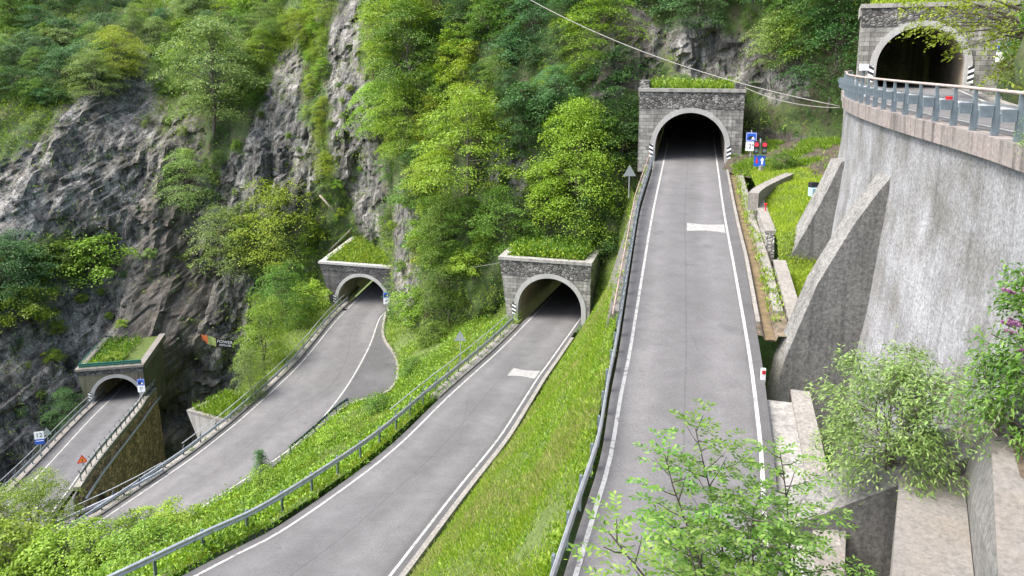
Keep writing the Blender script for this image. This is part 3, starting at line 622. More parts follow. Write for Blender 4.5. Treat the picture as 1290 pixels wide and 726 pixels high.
# terrace between the upper road and the cliff, and the rock face beside the top road
a = resample([(17.2, 60, -9.0), (18.4, 57, -9.1), (19.6, 53, -8.9), (20.8, 49, -8.6)], n=30); b = resample([(21, 67.5, -7.6), (23.5, 63, -7), (25.5, 58, -6.2), (26.5, 53, -6)], n=30)
G = loft([a, b], 30, [12]); bankE, GE = grid_obj('bank', G, M['wetrock'], .4, .5, flip=True); kind(bankE, 'structure'); add_bvh(GE)
fr = resample([(9, -14, 0), (15.4, 6, 0), (18.2, 14, 0), (19.3, 22, 0), (21.2, 28.7, 0), (24, 34.6, 0), (28.2, 42.8, 0), (32.8, 47.2, 0), (36, 50, 0)], n=70)
rows = []
for k, z in enumerate(np.linspace(-2.3, 22, 34)):
    r = offset(fr, .25 * max(0, z) ** 1.05); r[:, 2] = z
    for i in range(len(r)):
        h = noise.fractal(Vector((r[i, 0] * .25, r[i, 1] * .25, z * .2)), .9, 2, 4); r[i, 0] += max(-.6, 1.6 * h); r[i, 1] -= .6 * h
    rows.append(r)
G = np.stack(rows, 1); face, GF = grid_obj('rock_face', G, M['cliff'], 0, flip=True); kind(face, 'structure'); add_bvh(GF)
face.data.attributes.new('veg', 'FLOAT', 'POINT').data.foreach_set('value', np.clip(.75 - .6 * spots([(1285, 80, 25, 45)], GF.reshape(-1, 3)[:, [0, 2]]), 0, 1).astype(np.float32))

# ------------------------------------------------------------------ kerbs, strips and walls along the roads
def strip(name, path, a0, a1, h, mat, k='structure', z=-.12):
    o = MB().sweep(path, [(a0, z), (a0, h), (a1, h), (a1, z)]).build(name, M[mat]); kind(o, k) if k else None; return o
strip('kerb', dz(cut(T3.eL, 44, 64), 0), -.75, -.02, .1, 'kerb')
strip('kerb', cut(T3.eR, 12, 60), .02, .26, .03, 'kerb')
strip('kerb', cut(T2.eR, 66, 90), .02, .3, .16, 'kerb')
strip('kerb', cut(T2.eL, 50, 93), -.62, -.01, .14, 'kerb')
strip('kerb', cut(T4.eR, 29, 60), .03, .2, .05, 'kerb')
strip('kerb', cut(T4.eR, 30, 58), .82, 1.22, .1, 'kerb')
strip('kerb', cut(T1.eL, 58, 88), -.6, -.02, .12, 'slab')
strip('kerb', cut(T1.eR, 60, 88), .02, .62, .28, 'kerb')
strip('kerb', Rt5[10:95], .0, .3, .1, 'kerb')
lawn = [on_z(a, b, -8.35) for a, b in ((949, 249), (955, 243), (967, 236), (986, 227), (1010, 217), (1038, 207))]
strip('kerb', resample(lawn, step=.6), -.3, .3, .28, 'kerb', z=-.8)
# strip of paving between the two rails at the lower hairpin
e = cut(T2.eL, 45, T2.px((208, 600))[1]); hp = [T2.px(p) for p in ((66, 667), (136, 634.5), (180, 612), (208, 596))]
G = loft([dz(resample(hp, n=30), -.25), dz(resample(np.array(sorted(e.tolist(), key=lambda q: q[1])), n=30), -.06)], 30, [3]); o, _ = grid_obj('pavement', G, M['kerb'], 0); kind(o, 'structure')
G = loft([dz(resample(hp, n=30), -14), dz(resample(hp, n=30), -.25)], 30, [8])
o, _ = grid_obj('retaining_wall', G, M['rubble_dark'], 0); tag(o, 'dark stone wall under the outer rail of the lower hairpin', 'retaining wall')
e = cut(T2.eL, 60, 76)
G = loft([dz(offset(e, -.66), -16), dz(offset(e, -.64), -.06)], 30, [8]); o, _ = grid_obj('retaining_wall', G, M['darkconc'], 0); tag(o, 'dark concrete wall dropping from the left hairpin road into the gorge', 'retaining wall')
e = dz(offset(cut(T4.eL, 30, 63.5), -.45), 0)
o = MB().sweep(e, [(.3, .03), (.32, -5.5), (-1.6, -5.5), (-.12, .03)]).build('retaining_wall', M['darkconc']); tag(o, 'grey concrete wall carrying the left rail of the straight road', 'retaining wall')

def low_wall(label, y0, y1, a, h0, h1, drop=.9):
    e = cut(T4.eR, y0, y1); t = thing('low_wall', label, 'low wall', tuple(e[0]), 0, 'low walls beside the ditch'); q = e - e[0]
    hh = np.linspace(h0, h1, len(q)); q2 = offset(q, a); q2[:, 2] += hh
    MB().sweep(q2, [(-.02, -.02), (.0, -h0 - drop), (.5, -h0 - drop), (.42, -.02)]).build('stone_face', M['pebble'], t)
    MB().sweep(q2, [(-.08, -.02), (-.08, .12), (.52, .12), (.52, -.02)]).build('coping', M['kerb'], t)
ya = T4.px((950, 262))[1]; yb = 39.1
low_wall('pebbly low wall with pale coping edging the upper lawn', yb, ya, 1.3, .75, .8)
low_wall('grey low wall between the ditch and the small grass plot', 28.6, 37.3, 1.4, .12, .3)
low_wall('near low wall beside the dark pit under the big buttress', 15, 23.6, .85, .0, .1, 6)
strip('kerb', cut(T4.eR, 9, 23.6), .02, .85, -.25, 'concrete', z=-3)

ja = resample(dz(offset(cut(T1.eR, 50, 63.2), .3), -.02), n=20); jb = resample(np.vstack([dz(cut(T2.eL, 40, 52.5), -.03), dz(np.array(hp[:1]), -.28)]), n=20)
o, _ = grid_obj('pavement', loft([ja, jb], 20, [4]), M['asphalt'], 0, flip=True); kind(o, 'structure')
# lowest bridge: stone side wall with a small arch, and the pipe along it
e = dz(offset(cut(T1.eR, 58, 89), .55), -.12); e = resample(e, step=.3)
t = thing('stone_bridge', 'brown stone bridge wall carrying the lowest road', 'bridge', tuple(e[0])); q = e - e[0]
s_ = np.r_[0, np.cumsum(np.linalg.norm(np.diff(q, axis=0), axis=1))]; s0 = s_[np.argmin(np.abs(e[:, 1] - 65.0))]
m = MB()
for i in range(len(q) - 1):
    def bt(k):
        d = abs(s_[k] - s0); return q[k][2] - 18 if d > 1.45 else q[k][2] - 4.4 + math.sqrt(max(0, 1.45 ** 2 - d * d))
    a, b = q[i], q[i + 1]; mid = (abs(s_[i] - s0) <= 1.45) or (abs(s_[i + 1] - s0) <= 1.45)
    za, zb = bt(i), bt(i + 1)
    f = lambda p, z, o_=0: (p[0] + .04 * (p[2] - z) + o_, p[1], z)
    m.add([f(a, za), f(b, zb), f(b, b[2]), f(a, a[2])], [(0, 1, 2, 3)])
    if mid: m.add([f(a, za), f(b, zb), f(b, zb, -2.5), f(a, za, -2.5)], [(0, 3, 2, 1)])
m.build('side_wall', M['bridge'], t)
m = MB()
for k in range(15):
    t0, t1 = math.pi * k / 15, math.pi * (k + 1) / 15
    def rp(r, th):
        i = np.argmin(np.abs(s_ - (s0 + r * math.cos(th)))); p = q[i]; c_ = q[np.argmin(np.abs(s_ - s0))]; z = c_[2] - 4.4 + r * math.sin(th); return (p[0] + .04 * (p[2] - z) + .05, p[1], z)
    m.add([rp(1.4, t0), rp(1.4, t1), rp(1.8, t1), rp(1.8, t0)], [(0, 3, 2, 1)])
m.build('arch_ring', M['rubble'], t)
MB().add([q[-1] + np.array([0, 0, -18]), q[-1] + np.array([-5, .3, -18]), q[-1] + np.array([-5, .3, 0]), q[-1]], [(0, 1, 2, 3)]).build('end_wall', M['bridge'], t)
e2 = dz(offset(cut(T1.eL, 56, 89), -.5), -.1)
MB().sweep(resample(e2, step=2) - e[0], [(0, 0), (0, -15), (-.4, -15), (-.2, 0)]).build('far_wall', M['rubble_dark'], t)
m = MB().tube(resample(dz(offset(cut(T1.eR, 60, 88), .95), -1.0), step=3), .13, 8); o = m.build('pipe', M['greyback'], None, True); tag(o, 'pale pipe running along the stone wall of the lowest bridge', 'pipe')

ea, eb = resample(cut(T1.eR, 60, 85), n=30), resample(cut(T2.eL, 51, 78), n=30); ga = dz(offset(ea, .95), 0); ga[:, 2] -= np.linspace(5, 11, 30); gb = dz(offset(eb, -1.3), 0); gb[:, 2] -= np.linspace(6, 13, 30)
bankG, GG = grid_obj('bank', loft([ga, gb], 30, [10]), M['soil'], .5, .4, flip=True); kind(bankG, 'structure'); add_bvh(GG)
# planter standing out from the left hairpin road
c = [T2.px(p) + np.array([0, 0, .25]) for p in ((236, 520), (286, 534), (326, 505), (287, 497))]
t = thing('planter', 'corbelled concrete planter jutting over the gorge from the left hairpin road', 'planter', tuple(c[1])); q = [p - c[1] for p in c]
ctr = sum(q) / 4; low = [q[1] * .35 + p * .65 - np.array([0, 0, 4.2]) if i in (0, 3) else p - np.array([0, 0, 4.6]) for i, p in enumerate(q)]
MB().hexa([tuple(p) for p in low], [tuple(p - np.array([0, 0, .3])) for p in q]).build('body', M['concrete'], t)
m = MB()
for a, b in ((0, 1), (0, 3)):
    i = lambda p: p + (ctr - p) * .16
    m.hexa([q[a] - [0, 0, .298], q[b] - [0, 0, .298], i(q[b]) - [0, 0, .298], i(q[a]) - [0, 0, .298]], [q[a] * 1.02, q[b] * 1.02, i(q[b]), i(q[a])])
m.build('coping', M['slab'], t)

sq = [p + (ctr - p) * .1 - np.array([0, 0, .12]) for p in q]; MB().add([tuple(p) for p in sq], [(0, 1, 2, 3)]).build('soil', M['soil'], t); PLANTER = np.array([[sq[1] + c[1], sq[2] + c[1]], [sq[0] + c[1], sq[3] + c[1]]])

# ------------------------------------------------------------------ the big retaining wall with its buttresses
t = thing('retaining_wall', 'tall pale concrete retaining wall with sloping buttresses, below the top road', 'retaining wall', (14, 27, -12)); o0 = np.array([14, 27, -12.])
Ew = E5[(E5[:, 1] > .2) & (E5[:, 0] > -1)]; Ew = resample(Ew, step=.5)
rows = []
for k, d in enumerate(np.linspace(0, 15, 31)):
    r = offset(Ew, np.interp(d, [0, 2.5, 7, 15], [.1, .1, -.32, -1.5]) * np.interp(Ew[:, 1], [13, 19], [.1, 1])); r[:, 2] = Z5 - .6 - d
    for i in range(len(r)):
        h = noise.fractal(Vector((r[i, 0] * .5, r[i, 1] * .5, r[i, 2] * .5)), .9, 2, 3); r[i, 0] += .045 * h
    rows.append(r)
G = np.stack(rows[::-1], 1) - o0; o, _ = grid_obj('wall', G, M['wall'], 0, parent=t)
MB().sweep(Ew - o0, [(-.12, -.02), (-.10, -.62), (.5, -.62), (.62, -.02)]).build('cornice', M['cornice'], t)
def yplane(px, py, y): r = ray(px, py); return r * (y / r[1])
def buttress(pts, y, T, xin, zlow, cap=0):
    p = [yplane(a, b, y) for a, b in pts]; prof = [(v[0], v[2]) for v in p]
    foot = prof[-1]; prof = [(prof[0][0] + xin, prof[0][1] + .1)] + prof + [(foot[0] - .02, zlow), (foot[0] + xin + 4.5, zlow)]
    n = len(prof); m = MB(); m.add([(x, y, z) for x, z in prof] + [(x, y + T, z) for x, z in prof], [tuple(range(n - 1, -1, -1)), tuple(range(n, 2 * n))] + [(i, (i + 1) % n, n + (i + 1) % n, n + i) for i in range(n)])
    m.v = [tuple(np.array(v) - o0) for v in m.v]; return m.build('buttress', M['buttress'], t)
buttress([(1060, 204), (1043, 239), (1017, 287), (985, 342), (968, 372)], 37.6, 1.25, 1.5, -13)
buttress([(1122, 224), (1106, 243), (1078, 280), (1052, 322), (1030, 358), (1003, 420), (986, 460), (976, 506), (972, 535)], 27.4, 1.0, 2.0, -15.5)
buttress([(1222, 576), (1190, 588), (1130, 612), (1075, 633), (1020, 654), (1002, 664)], 16.5, 1.4, 2.0, -19)

t = thing('concrete_slab', 'flat weathered concrete slab between the dark pit and the streaked wall', 'slab', tuple(on_z(1180, 650, -10)))
o1 = np.array(t.location); tp = [on_z(a, b, -10) - o1 for a, b in ((1122, 745), (1229, 745), (1213, 590), (1133, 601))]
MB().hexa([tuple(p + [0, 0, -7]) for p in tp], [tuple(p) for p in tp]).build('block', M['slab'], t)
t = thing('parapet_wall', 'streaked concrete wall with a flat pale top at the lower right', 'wall', tuple(on_z(1270, 620, -8)))
o1 = np.array(t.location); tp = [on_z(a, b, -8) - o1 for a, b in ((1258, 750), (1420, 750), (1330, 500), (1246, 514))]; bt_ = [on_z(a, b, -10.1) - o1 for a, b in ((1230, 750), (1400, 750), (1330, 560), (1213, 588))]
MB().hexa([tuple(p) for p in bt_], [tuple(p - [0, 0, .0]) for p in tp]).build('body', M['buttress'], t)
MB().hexa([tuple(p + [0, 0, .003]) for p in tp], [tuple(p + [0, 0, .05]) for p in tp]).build('coping', M['slab'], t)
t = thing('concrete_block', 'small pale concrete block in front of the dark pit', 'block', tuple(on_z(1050, 690, -11.5)))
o1 = np.array(t.location); tp = [on_z(a, b, -11.5) - o1 for a, b in ((1020, 745), (1063, 745), (1066, 665), (1036, 663))]
MB().hexa([tuple(p + [0, 0, -6]) for p in tp], [tuple(p) for p in tp]).build('body', M['slab'], t)

# ------------------------------------------------------------------ guard rails
WPROF = [(0, .45), (.055, .49), (.055, .545), (.0, .595), (.0, .615), (.055, .665), (.055, .72), (0, .76), (-.012, .76), (.04, .715), (.04, .67), (-.014, .62), (-.014, .59), (.04, .54), (.04, .495), (-.012, .45)]
def guard_rail(label, path, step, side, hand=None, beam=True, hmat='steel', pmat='darksteel', group='guard rails along the hairpin roads', bmat='steel'):
    p = resample(path, step=.6); t = thing('guard_rail', label, 'guard rail', tuple(p[0]), 0, group); q = p - p[0]
    if beam: MB().sweep(offset(q, side * .07), [(a * side, b) for a, b in WPROF]).build('beam', M[bmat], t)
    n = len(q); pts = resample(q, step=step); tt = np.gradient(pts, axis=0); me = {}
    lo = int(0 if hand is None else hand[0] * (n - 1)); hi = int(0 if hand is None else hand[1] * (n - 1))
    for i, b in enumerate(pts):
        f = i / max(1, len(pts) - 1); tall = hand is not None and hand[0] - .02 <= f <= hand[1] + .02; k = 'tall' if tall else 'short'
        if k not in me:
            m = MB().box((0, 0, .3), (.12, .07, 1.0))
            if tall: m.hexa([(-.05, -.03, .8), (.05, -.03, .8), (.05, .03, .8), (-.05, .03, .8)], [(-.04, -.03 - .16, 1.16), (.04, -.03 - .16, 1.16), (.04, .03 - .16, 1.16), (-.04, .03 - .16, 1.16)])
            if side < 0: m.v = [(x, -y, z) for x, y, z in m.v]
            o = m.build('post', M[pmat], t); me[k] = o.data
        else: o = part('post', me[k], None, t)
        o.location = b; o.rotation_euler = (0, 0, math.atan2(tt[i][1], tt[i][0]) + (math.pi if False else 0))
        if beam and not tall or beam: pass
    if hand is not None:
        h = offset(q, -side * .0); seg = h[lo:hi + 1] if hi > lo else h
        # the handrail follows the bent tips of the posts
        MB().tube(resample(dz(offset(seg, side * .16 * -1), 1.17), step=2.2), .038, 6).build('handrail', M[hmat], t)
    return t
guard_rail('long rusty-topped guard rail on the left of the straight upper road', cut(offset(T4.eL, -.16), 6, 62.5), 1.55, 1, (.32, 1), hmat='rustrail')
guard_rail('guard rail with handrail on the left of the middle road', offset(cut(T3.eL, 14, 64), -np.interp(cut(T3.eL, 14, 64)[:, 1], [18, 34, 48], [1.15, .95, .62])), 2.0, 1, (.5, 1))
guard_rail('guard rail with handrail on the outer side of the left hairpin road', offset(cut(T2.eL, 48, 92.5), -.42), 2.0, 1, (.3, 1))
guard_rail('short guard rail between the left hairpin road and the weedy bank', dz(offset(cut(T2.eR, T2.px((366, 573))[1], T2.px((452, 507))[1]), .12), .05), 1.8, -1, bmat='darksteel')
guard_rail('rail on the wall edge where the two lowest roads meet', dz(resample([T2.px(p) for p in ((70, 665.5), (136, 635), (180, 612.5), (206, 597.5))], step=1), -.15), 2.0, 1, (0, 1))
guard_rail('guard rail on the cliff side of the lowest road', dz(offset(cut(T1.eL, 56, 88), -.35), .1), 2.0, 1, (0, 1), bmat='steel')
guard_rail('guard rail on the gorge side of the lowest road', dz(offset(cut(T1.eR, 61, 88.5), .35), .25), 1.6, -1, (0, 1))

# railing of the top road
Er = E5[(E5[:, 1] > 9)]; t = thing('railing', 'blue-grey steel railing with pinkish top rail along the top road', 'railing', tuple(Er[0])); q = Er - Er[0]
q = offset(q, .08)
m = MB(); pr = [(-.13, 0), (.03, 0), (.035, .55), (-.02, 1.12), (-.10, 1.12), (-.10, .62)]
m.add([(-.035, a, b) for a, b in pr] + [(.035, a, b) for a, b in pr], [tuple(range(6)), tuple(range(11, 5, -1))] + [(i, 6 + i, 6 + (i + 1) % 6, (i + 1) % 6) for i in range(6)])
m.add([(-.07, .035, 0), (.07, .035, 0), (.07, .05, 0), (-.07, .05, 0), (-.07, .04, .55), (.07, .04, .55), (.07, .055, .55), (-.07, .055, .55)], [(3, 2, 1, 0), (4, 5, 6, 7), (0, 1, 5, 4), (1, 2, 6, 5), (2, 3, 7, 6), (3, 0, 4, 7)])
pts = resample(q, step=1.5); tt = np.gradient(pts, axis=0); pm = None; sm = None
for i, b in enumerate(pts):
    rz = math.atan2(tt[i][1], tt[i][0]) + math.pi
    if pm is None: o = m.build('post', M['bluesteel'], t); pm = o.data
    else: o = part('post', pm, None, t)
    o.location = b; o.rotation_euler = (0, 0, rz)
    if sm is None: s = MB().box((0, -.27, .6), (.12, .3, .3)).build('spacer', M['bluesteel'], t); sm = s.data
    else: s = part('spacer', sm, None, t)
    s.location = b; s.rotation_euler = (0, 0, rz)
MB().tube(resample(dz(offset(q, -.02 - .04), 1.14), step=1.0), .045, 8).build('handrail', M['pinkrail'], t, True)
MB().sweep(offset(q, .42), WPROF).build('beam', M['steel'], t)
for k, s in ((1179, 1), (1276, 1)):
    i = int(np.argmin([abs(CX + FPX * (p[0] + Er[0][0]) / max(.1, (p + Er[0]) @ _F) - k) for p in pts])); b = pts[i]
    MB().box((b[0] + .35, b[1], b[2] + .72), (.16, .16, .12)).build('reflector', M['red'], t)

# ------------------------------------------------------------------ signs, lights, markers
def text(body, size, mat, parent, loc, name='lettering', rot=(math.pi / 2, 0, 0)):
    c = bpy.data.curves.new(name, 'FONT'); c.body = body; c.size = size; c.align_x = 'CENTER'; c.align_y = 'CENTER'; c.extrude = .004; c.resolution_u = 3
    c.materials.append(M[mat]); o = bpy.data.objects.new(name, c); COL.objects.link(o); o.parent = parent; o.location = loc; o.rotation_euler = rot; return o
def disc(m, c, r, a0, a1, n, y):
    pts = [(c[0] + r * math.cos(a0 + (a1 - a0) * k / n), y, c[1] + r * math.sin(a0 + (a1 - a0) * k / n)) for k in range(n + 1)]; m.add(pts, [tuple(range(n + 1))])
def tunnel_sign(label, base, rz, hp, h, w, num, flip=False, post=True):
    t = thing('tunnel_sign', label, 'road sign', tuple(base), rz, 'blue tunnel signs at the portals')
    if post: MB().tube([(0, .06, -.3), (0, .06, hp + 2 * h + .2)], .04, 8).build('post', M['greyback'], t)
    zb = hp + (h if not flip else 0) + h / 2; zw = hp + (0 if not flip else h) + h / 2
    MB().box((0, 0, zb), (w, .03, h - .02)).build('blue_panel', M['blue'], t); MB().box((0, 0, zw), (w, .03, h - .02)).build('white_panel', M['white'], t)
    m = MB(); disc(m, (0, zb - h * .26), w * .36, 0, math.pi, 14, -.0185); m.build('mound', M['black'], t)
    m = MB(); m.add([(-.02, -.021, zb - h * .26), (w * .34, -.021, zb - h * .26), (w * .16, -.021, zb + h * .06)], [(0, 1, 2)])
    for x0, z0, x1, z1 in ((-.47, -.44, .47, -.40), (-.47, .40, .47, .44), (-.47, -.40, -.44, .40), (.44, -.40, .47, .40)): m.add([(x0 * w, -.02, zb + z0 * h), (x1 * w, -.02, zb + z0 * h), (x1 * w, -.02, zb + z1 * h), (x0 * w, -.02, zb + z1 * h)], [(0, 1, 2, 3)])
    m.build('white_symbol', M['white'], t)
    text(num, h * .72, 'black', t, (0, -.02, zw)); return t
def at(port, u, v, z=0): q = PORT[port]; return q['o'] + np.array([q['ax'][1], -q['ax'][0], 0]) * u + q['ax'] * v + np.array([0, 0, z + q['slope'] * v])
tunnel_sign('blue tunnel sign over a white plate reading 2 beside the traffic signal', at(0, 4.95, -1.2), PORT[0]['rz'], 1.3, .78, .84, '2ª')
tunnel_sign('blue tunnel sign reading 4 beside the dark portal with the pale coping', at(2, 3.75, -.9), PORT[2]['rz'] + .25, 1.0, .8, .8, '4ª')
tunnel_sign('blue tunnel sign reading 5 by the lowest tunnel mouth', at(3, 3.05, -.8), PORT[3]['rz'] - .1, 1.1, .85, .85, '5ª')
tunnel_sign('blue tunnel sign reading 1 on the right of the topmost portal', at(4, 4.55, -.3), PORT[4]['rz'], 1.75, .66, .78, '1ª', post=True)
t = thing('hairpin_sign', 'white and blue sign reading 12 on the cliff side of the lowest road', 'road sign', tuple(T1.px((53, 580))), .25)
MB().tube([(0, .05, -.3), (0, .05, 2.9)], .045, 8).build('post', M['greyback'], t); MB().box((0, 0, 2.65), (.85, .03, .78)).build('white_panel', M['white'], t); MB().box((0, 0, 1.98), (.85, .03, .5)).build('blue_panel', M['blue'], t)
text('12', .62, 'black', t, (0, -.02, 2.65)); MB().box((0, -.018, 2.08), (.7, .004, .07)).build('white_line', M['white'], t)
def tri_sign(label, base, rz, h, s, front, back, pm='greyback', sym=False):
    t = thing('triangular_sign', label, 'road sign', tuple(base), rz, 'triangular signs by the road'); MB().tube([(0, .05, -.3), (0, .05, h + .3)], .035, 8).build('post', M[pm], t)
    q = [(-s / 2, h), (s / 2, h), (0, h + s * .87)]; m = MB(); m.add([(x, -.012, z) for x, z in q] + [(x, .012, z) for x, z in q], [(0, 1, 2), (5, 4, 3), (0, 3, 4, 1), (1, 4, 5, 2), (2, 5, 3, 0)]); m.build('plate', M[back], t)
    if front:
        c = (0, h + s * .29); i = [(x * .68, c[1] + (z - c[1]) * .68) for x, z in q]; m = MB(); m.add([(x, -.016, z) for x, z in i], [(0, 1, 2)]); m.build('field', M[front], t)
        MB().box((0, -.02, h + s * .28), (.08, .006, s * .28)).build('symbol', M['black'], t)
tri_sign('grey back of a triangular sign on the left rail of the straight road', T4.px((796, 240)) + np.array([-.2, 0, -.3]), T4.px((0, 300))[0] * 0 + .1, 1.35, .95, None, 'greyback')
tri_sign('grey back of a triangular sign in the weeds left of the middle road', T3.px((580, 450)) + np.array([0, 0, -.2]), -.1, 1.5, .95, None, 'greyback')
tri_sign('grey back of a triangular sign on the cliff side of the lowest road', T1.px((62, 570)), .3, 1.9, .95, None, 'greyback')
tri_sign('small orange warning triangle on the gorge side of the lowest road', T1.px((103, 598)) + np.array([.2, 0, 0]), .35, 1.2, .95, 'orange', 'red', 'darksteel', True)
# traffic signal
b = at(0, 5.35, -5.2); t = thing('traffic_signal', 'twin red traffic signal with a blue priority sign, right of the straight road', 'traffic light', tuple(b), PORT[0]['rz'])
MB().tube([(0, .1, -.4), (0, .1, 3.0)], .06, 8).build('post', M['greyback'], t)
for s in (-1, 1):
    h = MB().box((s * .3, -.02, 2.3), (.36, .26, 1.0)).build('signal_head', M['black'], t)
    m = MB(); disc(m, (s * .3, 2.55), .155, 0, 2 * math.pi, 18, -.16); m.build('red_lamp', M['lampred'], h)
    m = MB(); disc(m, (s * .3, 2.08), .14, 0, 2 * math.pi, 18, -.158); m.build('unlit_lamp', M['darksteel'], h)
    m = MB(); n = 10; m.add([(s * .3 + .18 * math.cos(math.pi * k / n), y, 2.55 + .18 * math.sin(math.pi * k / n)) for y in (-.15, -.34) for k in range(n + 1)], [(k, k + 1, n + 2 + k, n + 1 + k) for k in range(n)]); m.build('visor', M['black'], h)
pl = MB().box((0, -.03, 1.25), (.86, .03, .86)).build('priority_panel', M['blue'], t)
MB().add([(.12, -.05, 1.0), (.26, -.05, 1.0), (.26, -.05, 1.3), (.36, -.05, 1.3), (.19, -.05, 1.55), (.02, -.05, 1.3), (.12, -.05, 1.3)], [tuple(range(7))]).build('white_arrow', M['white'], pl)
MB().add([(-.26, -.05, 1.52), (-.16, -.05, 1.52), (-.16, -.05, 1.25), (-.08, -.05, 1.25), (-.21, -.05, 1.0), (-.34, -.05, 1.25), (-.26, -.05, 1.25)], [tuple(range(7))]).build('red_arrow', M['red'], pl)
MB().hexa([(b[0] - .1, b[1] - .4, b[2] - .5), (b[0] + .3, b[1] - .4, b[2] - .5), (b[0] + .3, b[1] + .1, b[2] - .5), (b[0] - .1, b[1] + .1, b[2] - .5)], [(b[0] + .0, b[1] - .35, b[2] + .9), (b[0] + .24, b[1] - .35, b[2] + .9), (b[0] + .24, b[1] - .05, b[2] + .9), (b[0], b[1] - .05, b[2] + .9)]).build('concrete_post', M['kerb'])
tag(bpy.data.objects['concrete_post'], 'stubby pale concrete post at the foot of the traffic signal', 'post')
# black and white hazard plates on the jambs
def hazard(label, port, u, s):
    q = PORT[port]; t = thing('hazard_marker', label, 'hazard marker', tuple(at(port, u, -.3)), q['rz'], 'striped markers at the tunnel mouths')
    MB().tube([(0, .05, -.3), (0, .05, 1.35)], .025, 6).build('post', M['greyback'], t); MB().box((0, 0, .95), (.34, .02, 1.05)).build('plate', M['white'], t)
    m = MB()
    for k in range(3):
        z = .47 + k * .37; a, c = (z, z + .16) if s > 0 else (z + .16, z)
        m.add([(-.17, -.013, a), (.17, -.013, c), (.17, -.013, c + .19), (-.17, -.013, a + .19)], [(0, 1, 2, 3)])
    m.build('stripes', M['black'], t)
for i, n in ((0, 'the straight road'), (4, 'the topmost road')):
    q = PORT[i]; hazard('striped plate on the left jamb of the tunnel at the head of ' + n, i, -q['R'] + .1, -1); hazard('striped plate on the right jamb of the tunnel at the head of ' + n, i, q['R'] - .1, 1)
hazard('striped plate at the portal with leafy roof plants, above the middle road', 1, -PORT[1]['R'] + .1, -1)
hazard('striped plate at the dark portal of the left hairpin road', 2, -PORT[2]['R'] + .1, -1)
hazard('striped plate at the mouth of the lowest tunnel', 3, -PORT[3]['R'] + .1, -1)
# small things by the walls
p = E5[-5]; t = thing('junction_box', 'small white box on a post at the far end of the top railing', 'box', tuple(p + np.array([.9, -.5, 0])))
MB().box((0, 0, .6), (.14, .14, 1.2)).build('post', M['darksteel'], t); MB().box((0, 0, 1.42), (.46, .3, .42)).build('housing', M['white'], t)
b = yplane(1026, 247, 44); t = thing('utility_box', 'pale blue box with a dark lid at the edge of the lawn', 'box', tuple(b), .2)
MB().box((0, 0, .25), (.6, .45, .5)).build('body', M['bluebox'], t); MB().box((.03, .2, .65), (.5, .35, .3)).build('lid', M['black'], t)
b = T4.px((961, 478)); t = thing('delineator', 'low white post with a red reflector at the foot of the big buttress', 'marker post', tuple(b))
MB().box((0, 0, .1), (.15, .1, .6)).build('post', M['white'], t); MB().box((0, -.055, .28), (.12, .012, .13)).build('reflector', M['red'], t)
b = T4.px((963, 284)) + np.array([0, 0, .9]); t = thing('survey_marker', 'tiny red marker on the pebbly low wall', 'marker post', tuple(b)); MB().tube([(0, 0, -.2), (0, 0, .35)], .04, 6).build('post', M['red'], t); MB().box((0, 0, .4), (.14, .14, .1)).build('cap', M['red'], t)
b = T2.px((512, 470)) + np.array([0, 0, .2]); MB().box(tuple(b), (.45, .4, 2.6), .3, .85).build('concrete_post', M['concrete']); tag(bpy.data.objects['concrete_post.001'], 'weathered concrete post in the weeds right of the lay-by', 'post')
# cables over the straight road
def cable(label, pts, r=.035, sag=.4):
    a, c = [np.array(p) for p in pts]; q = [tuple(a + (c - a) * k / 24 - np.array([0, 0, sag * 4 * (k / 24) * (1 - k / 24)])) for k in range(25)]
    o = MB().tube(q, r, 6).build('cable', M['cable'], None, True); tag(o, label, 'cable', 'cables over the gorge')
end = P(1058, 134, 47)
cable('long pale cable sloping from the forest down to the corner of the top road', (P(640, -16, 66), end), .034, 1.2)
cable('short cable from the second portal to the corner of the top road', (at(0, 4.3, .3, 6.4), end + np.array([0, 0, -.1])), .028, .4)
cable('thin cable strung between the leafy-roofed portal and the dark portal', (at(1, -4.6, 0, 5.2), at(2, 4.5, .5, 5.2)), .02, .5)
# banner on the gorge wall
h = hit(275, 432); c = h[0] - unit(ray(275, 432)) * 1.2; t = thing('banner', 'black banner with orange and green end hung on the gorge wall', 'banner', tuple(c), .15); t.scale = (.85, .85, .85)
def cloth(u0, u1, name, mat):
    n = 8; vs = []; fs = []
    for k in range(n + 1):
        u = u0 + (u1 - u0) * k / n; z = -.30 * u + .06 * u * u; hh = .75 if u > -1.9 else .5; vs += [(u, .05 * math.sin(u * 5), z - hh), (u, .05 * math.sin(u * 5 + 1), z + hh)]
    fs = [(2 * k, 2 * k + 2, 2 * k + 3, 2 * k + 1) for k in range(n)]; return MB().add(vs, fs).build(name, mat, t)
cloth(-2.6, -1.6, 'orange_end', M['cloth2']); cloth(-1.6, -.35, 'green_panel', M['cloth3']); cloth(-.35, 2.7, 'black_panel', M['cloth'])
o = text('POWER', .72, 'white', t, (1.05, -.09, .08)); o.rotation_euler = (math.pi / 2, .19, 0); o = text('attitude', .62, 'white', t, (1.1, -.09, -.45)); o.rotation_euler = (math.pi / 2, .19, 0)
MB().tube([(-2.6, 0, .9), (-3.6, .2, 1.5)], .03, 5).build('cord', M['cable'], t); MB().tube([(2.7, 0, -.4), (3.6, .2, -.5)], .03, 5).build('cord', M['cable'], t)

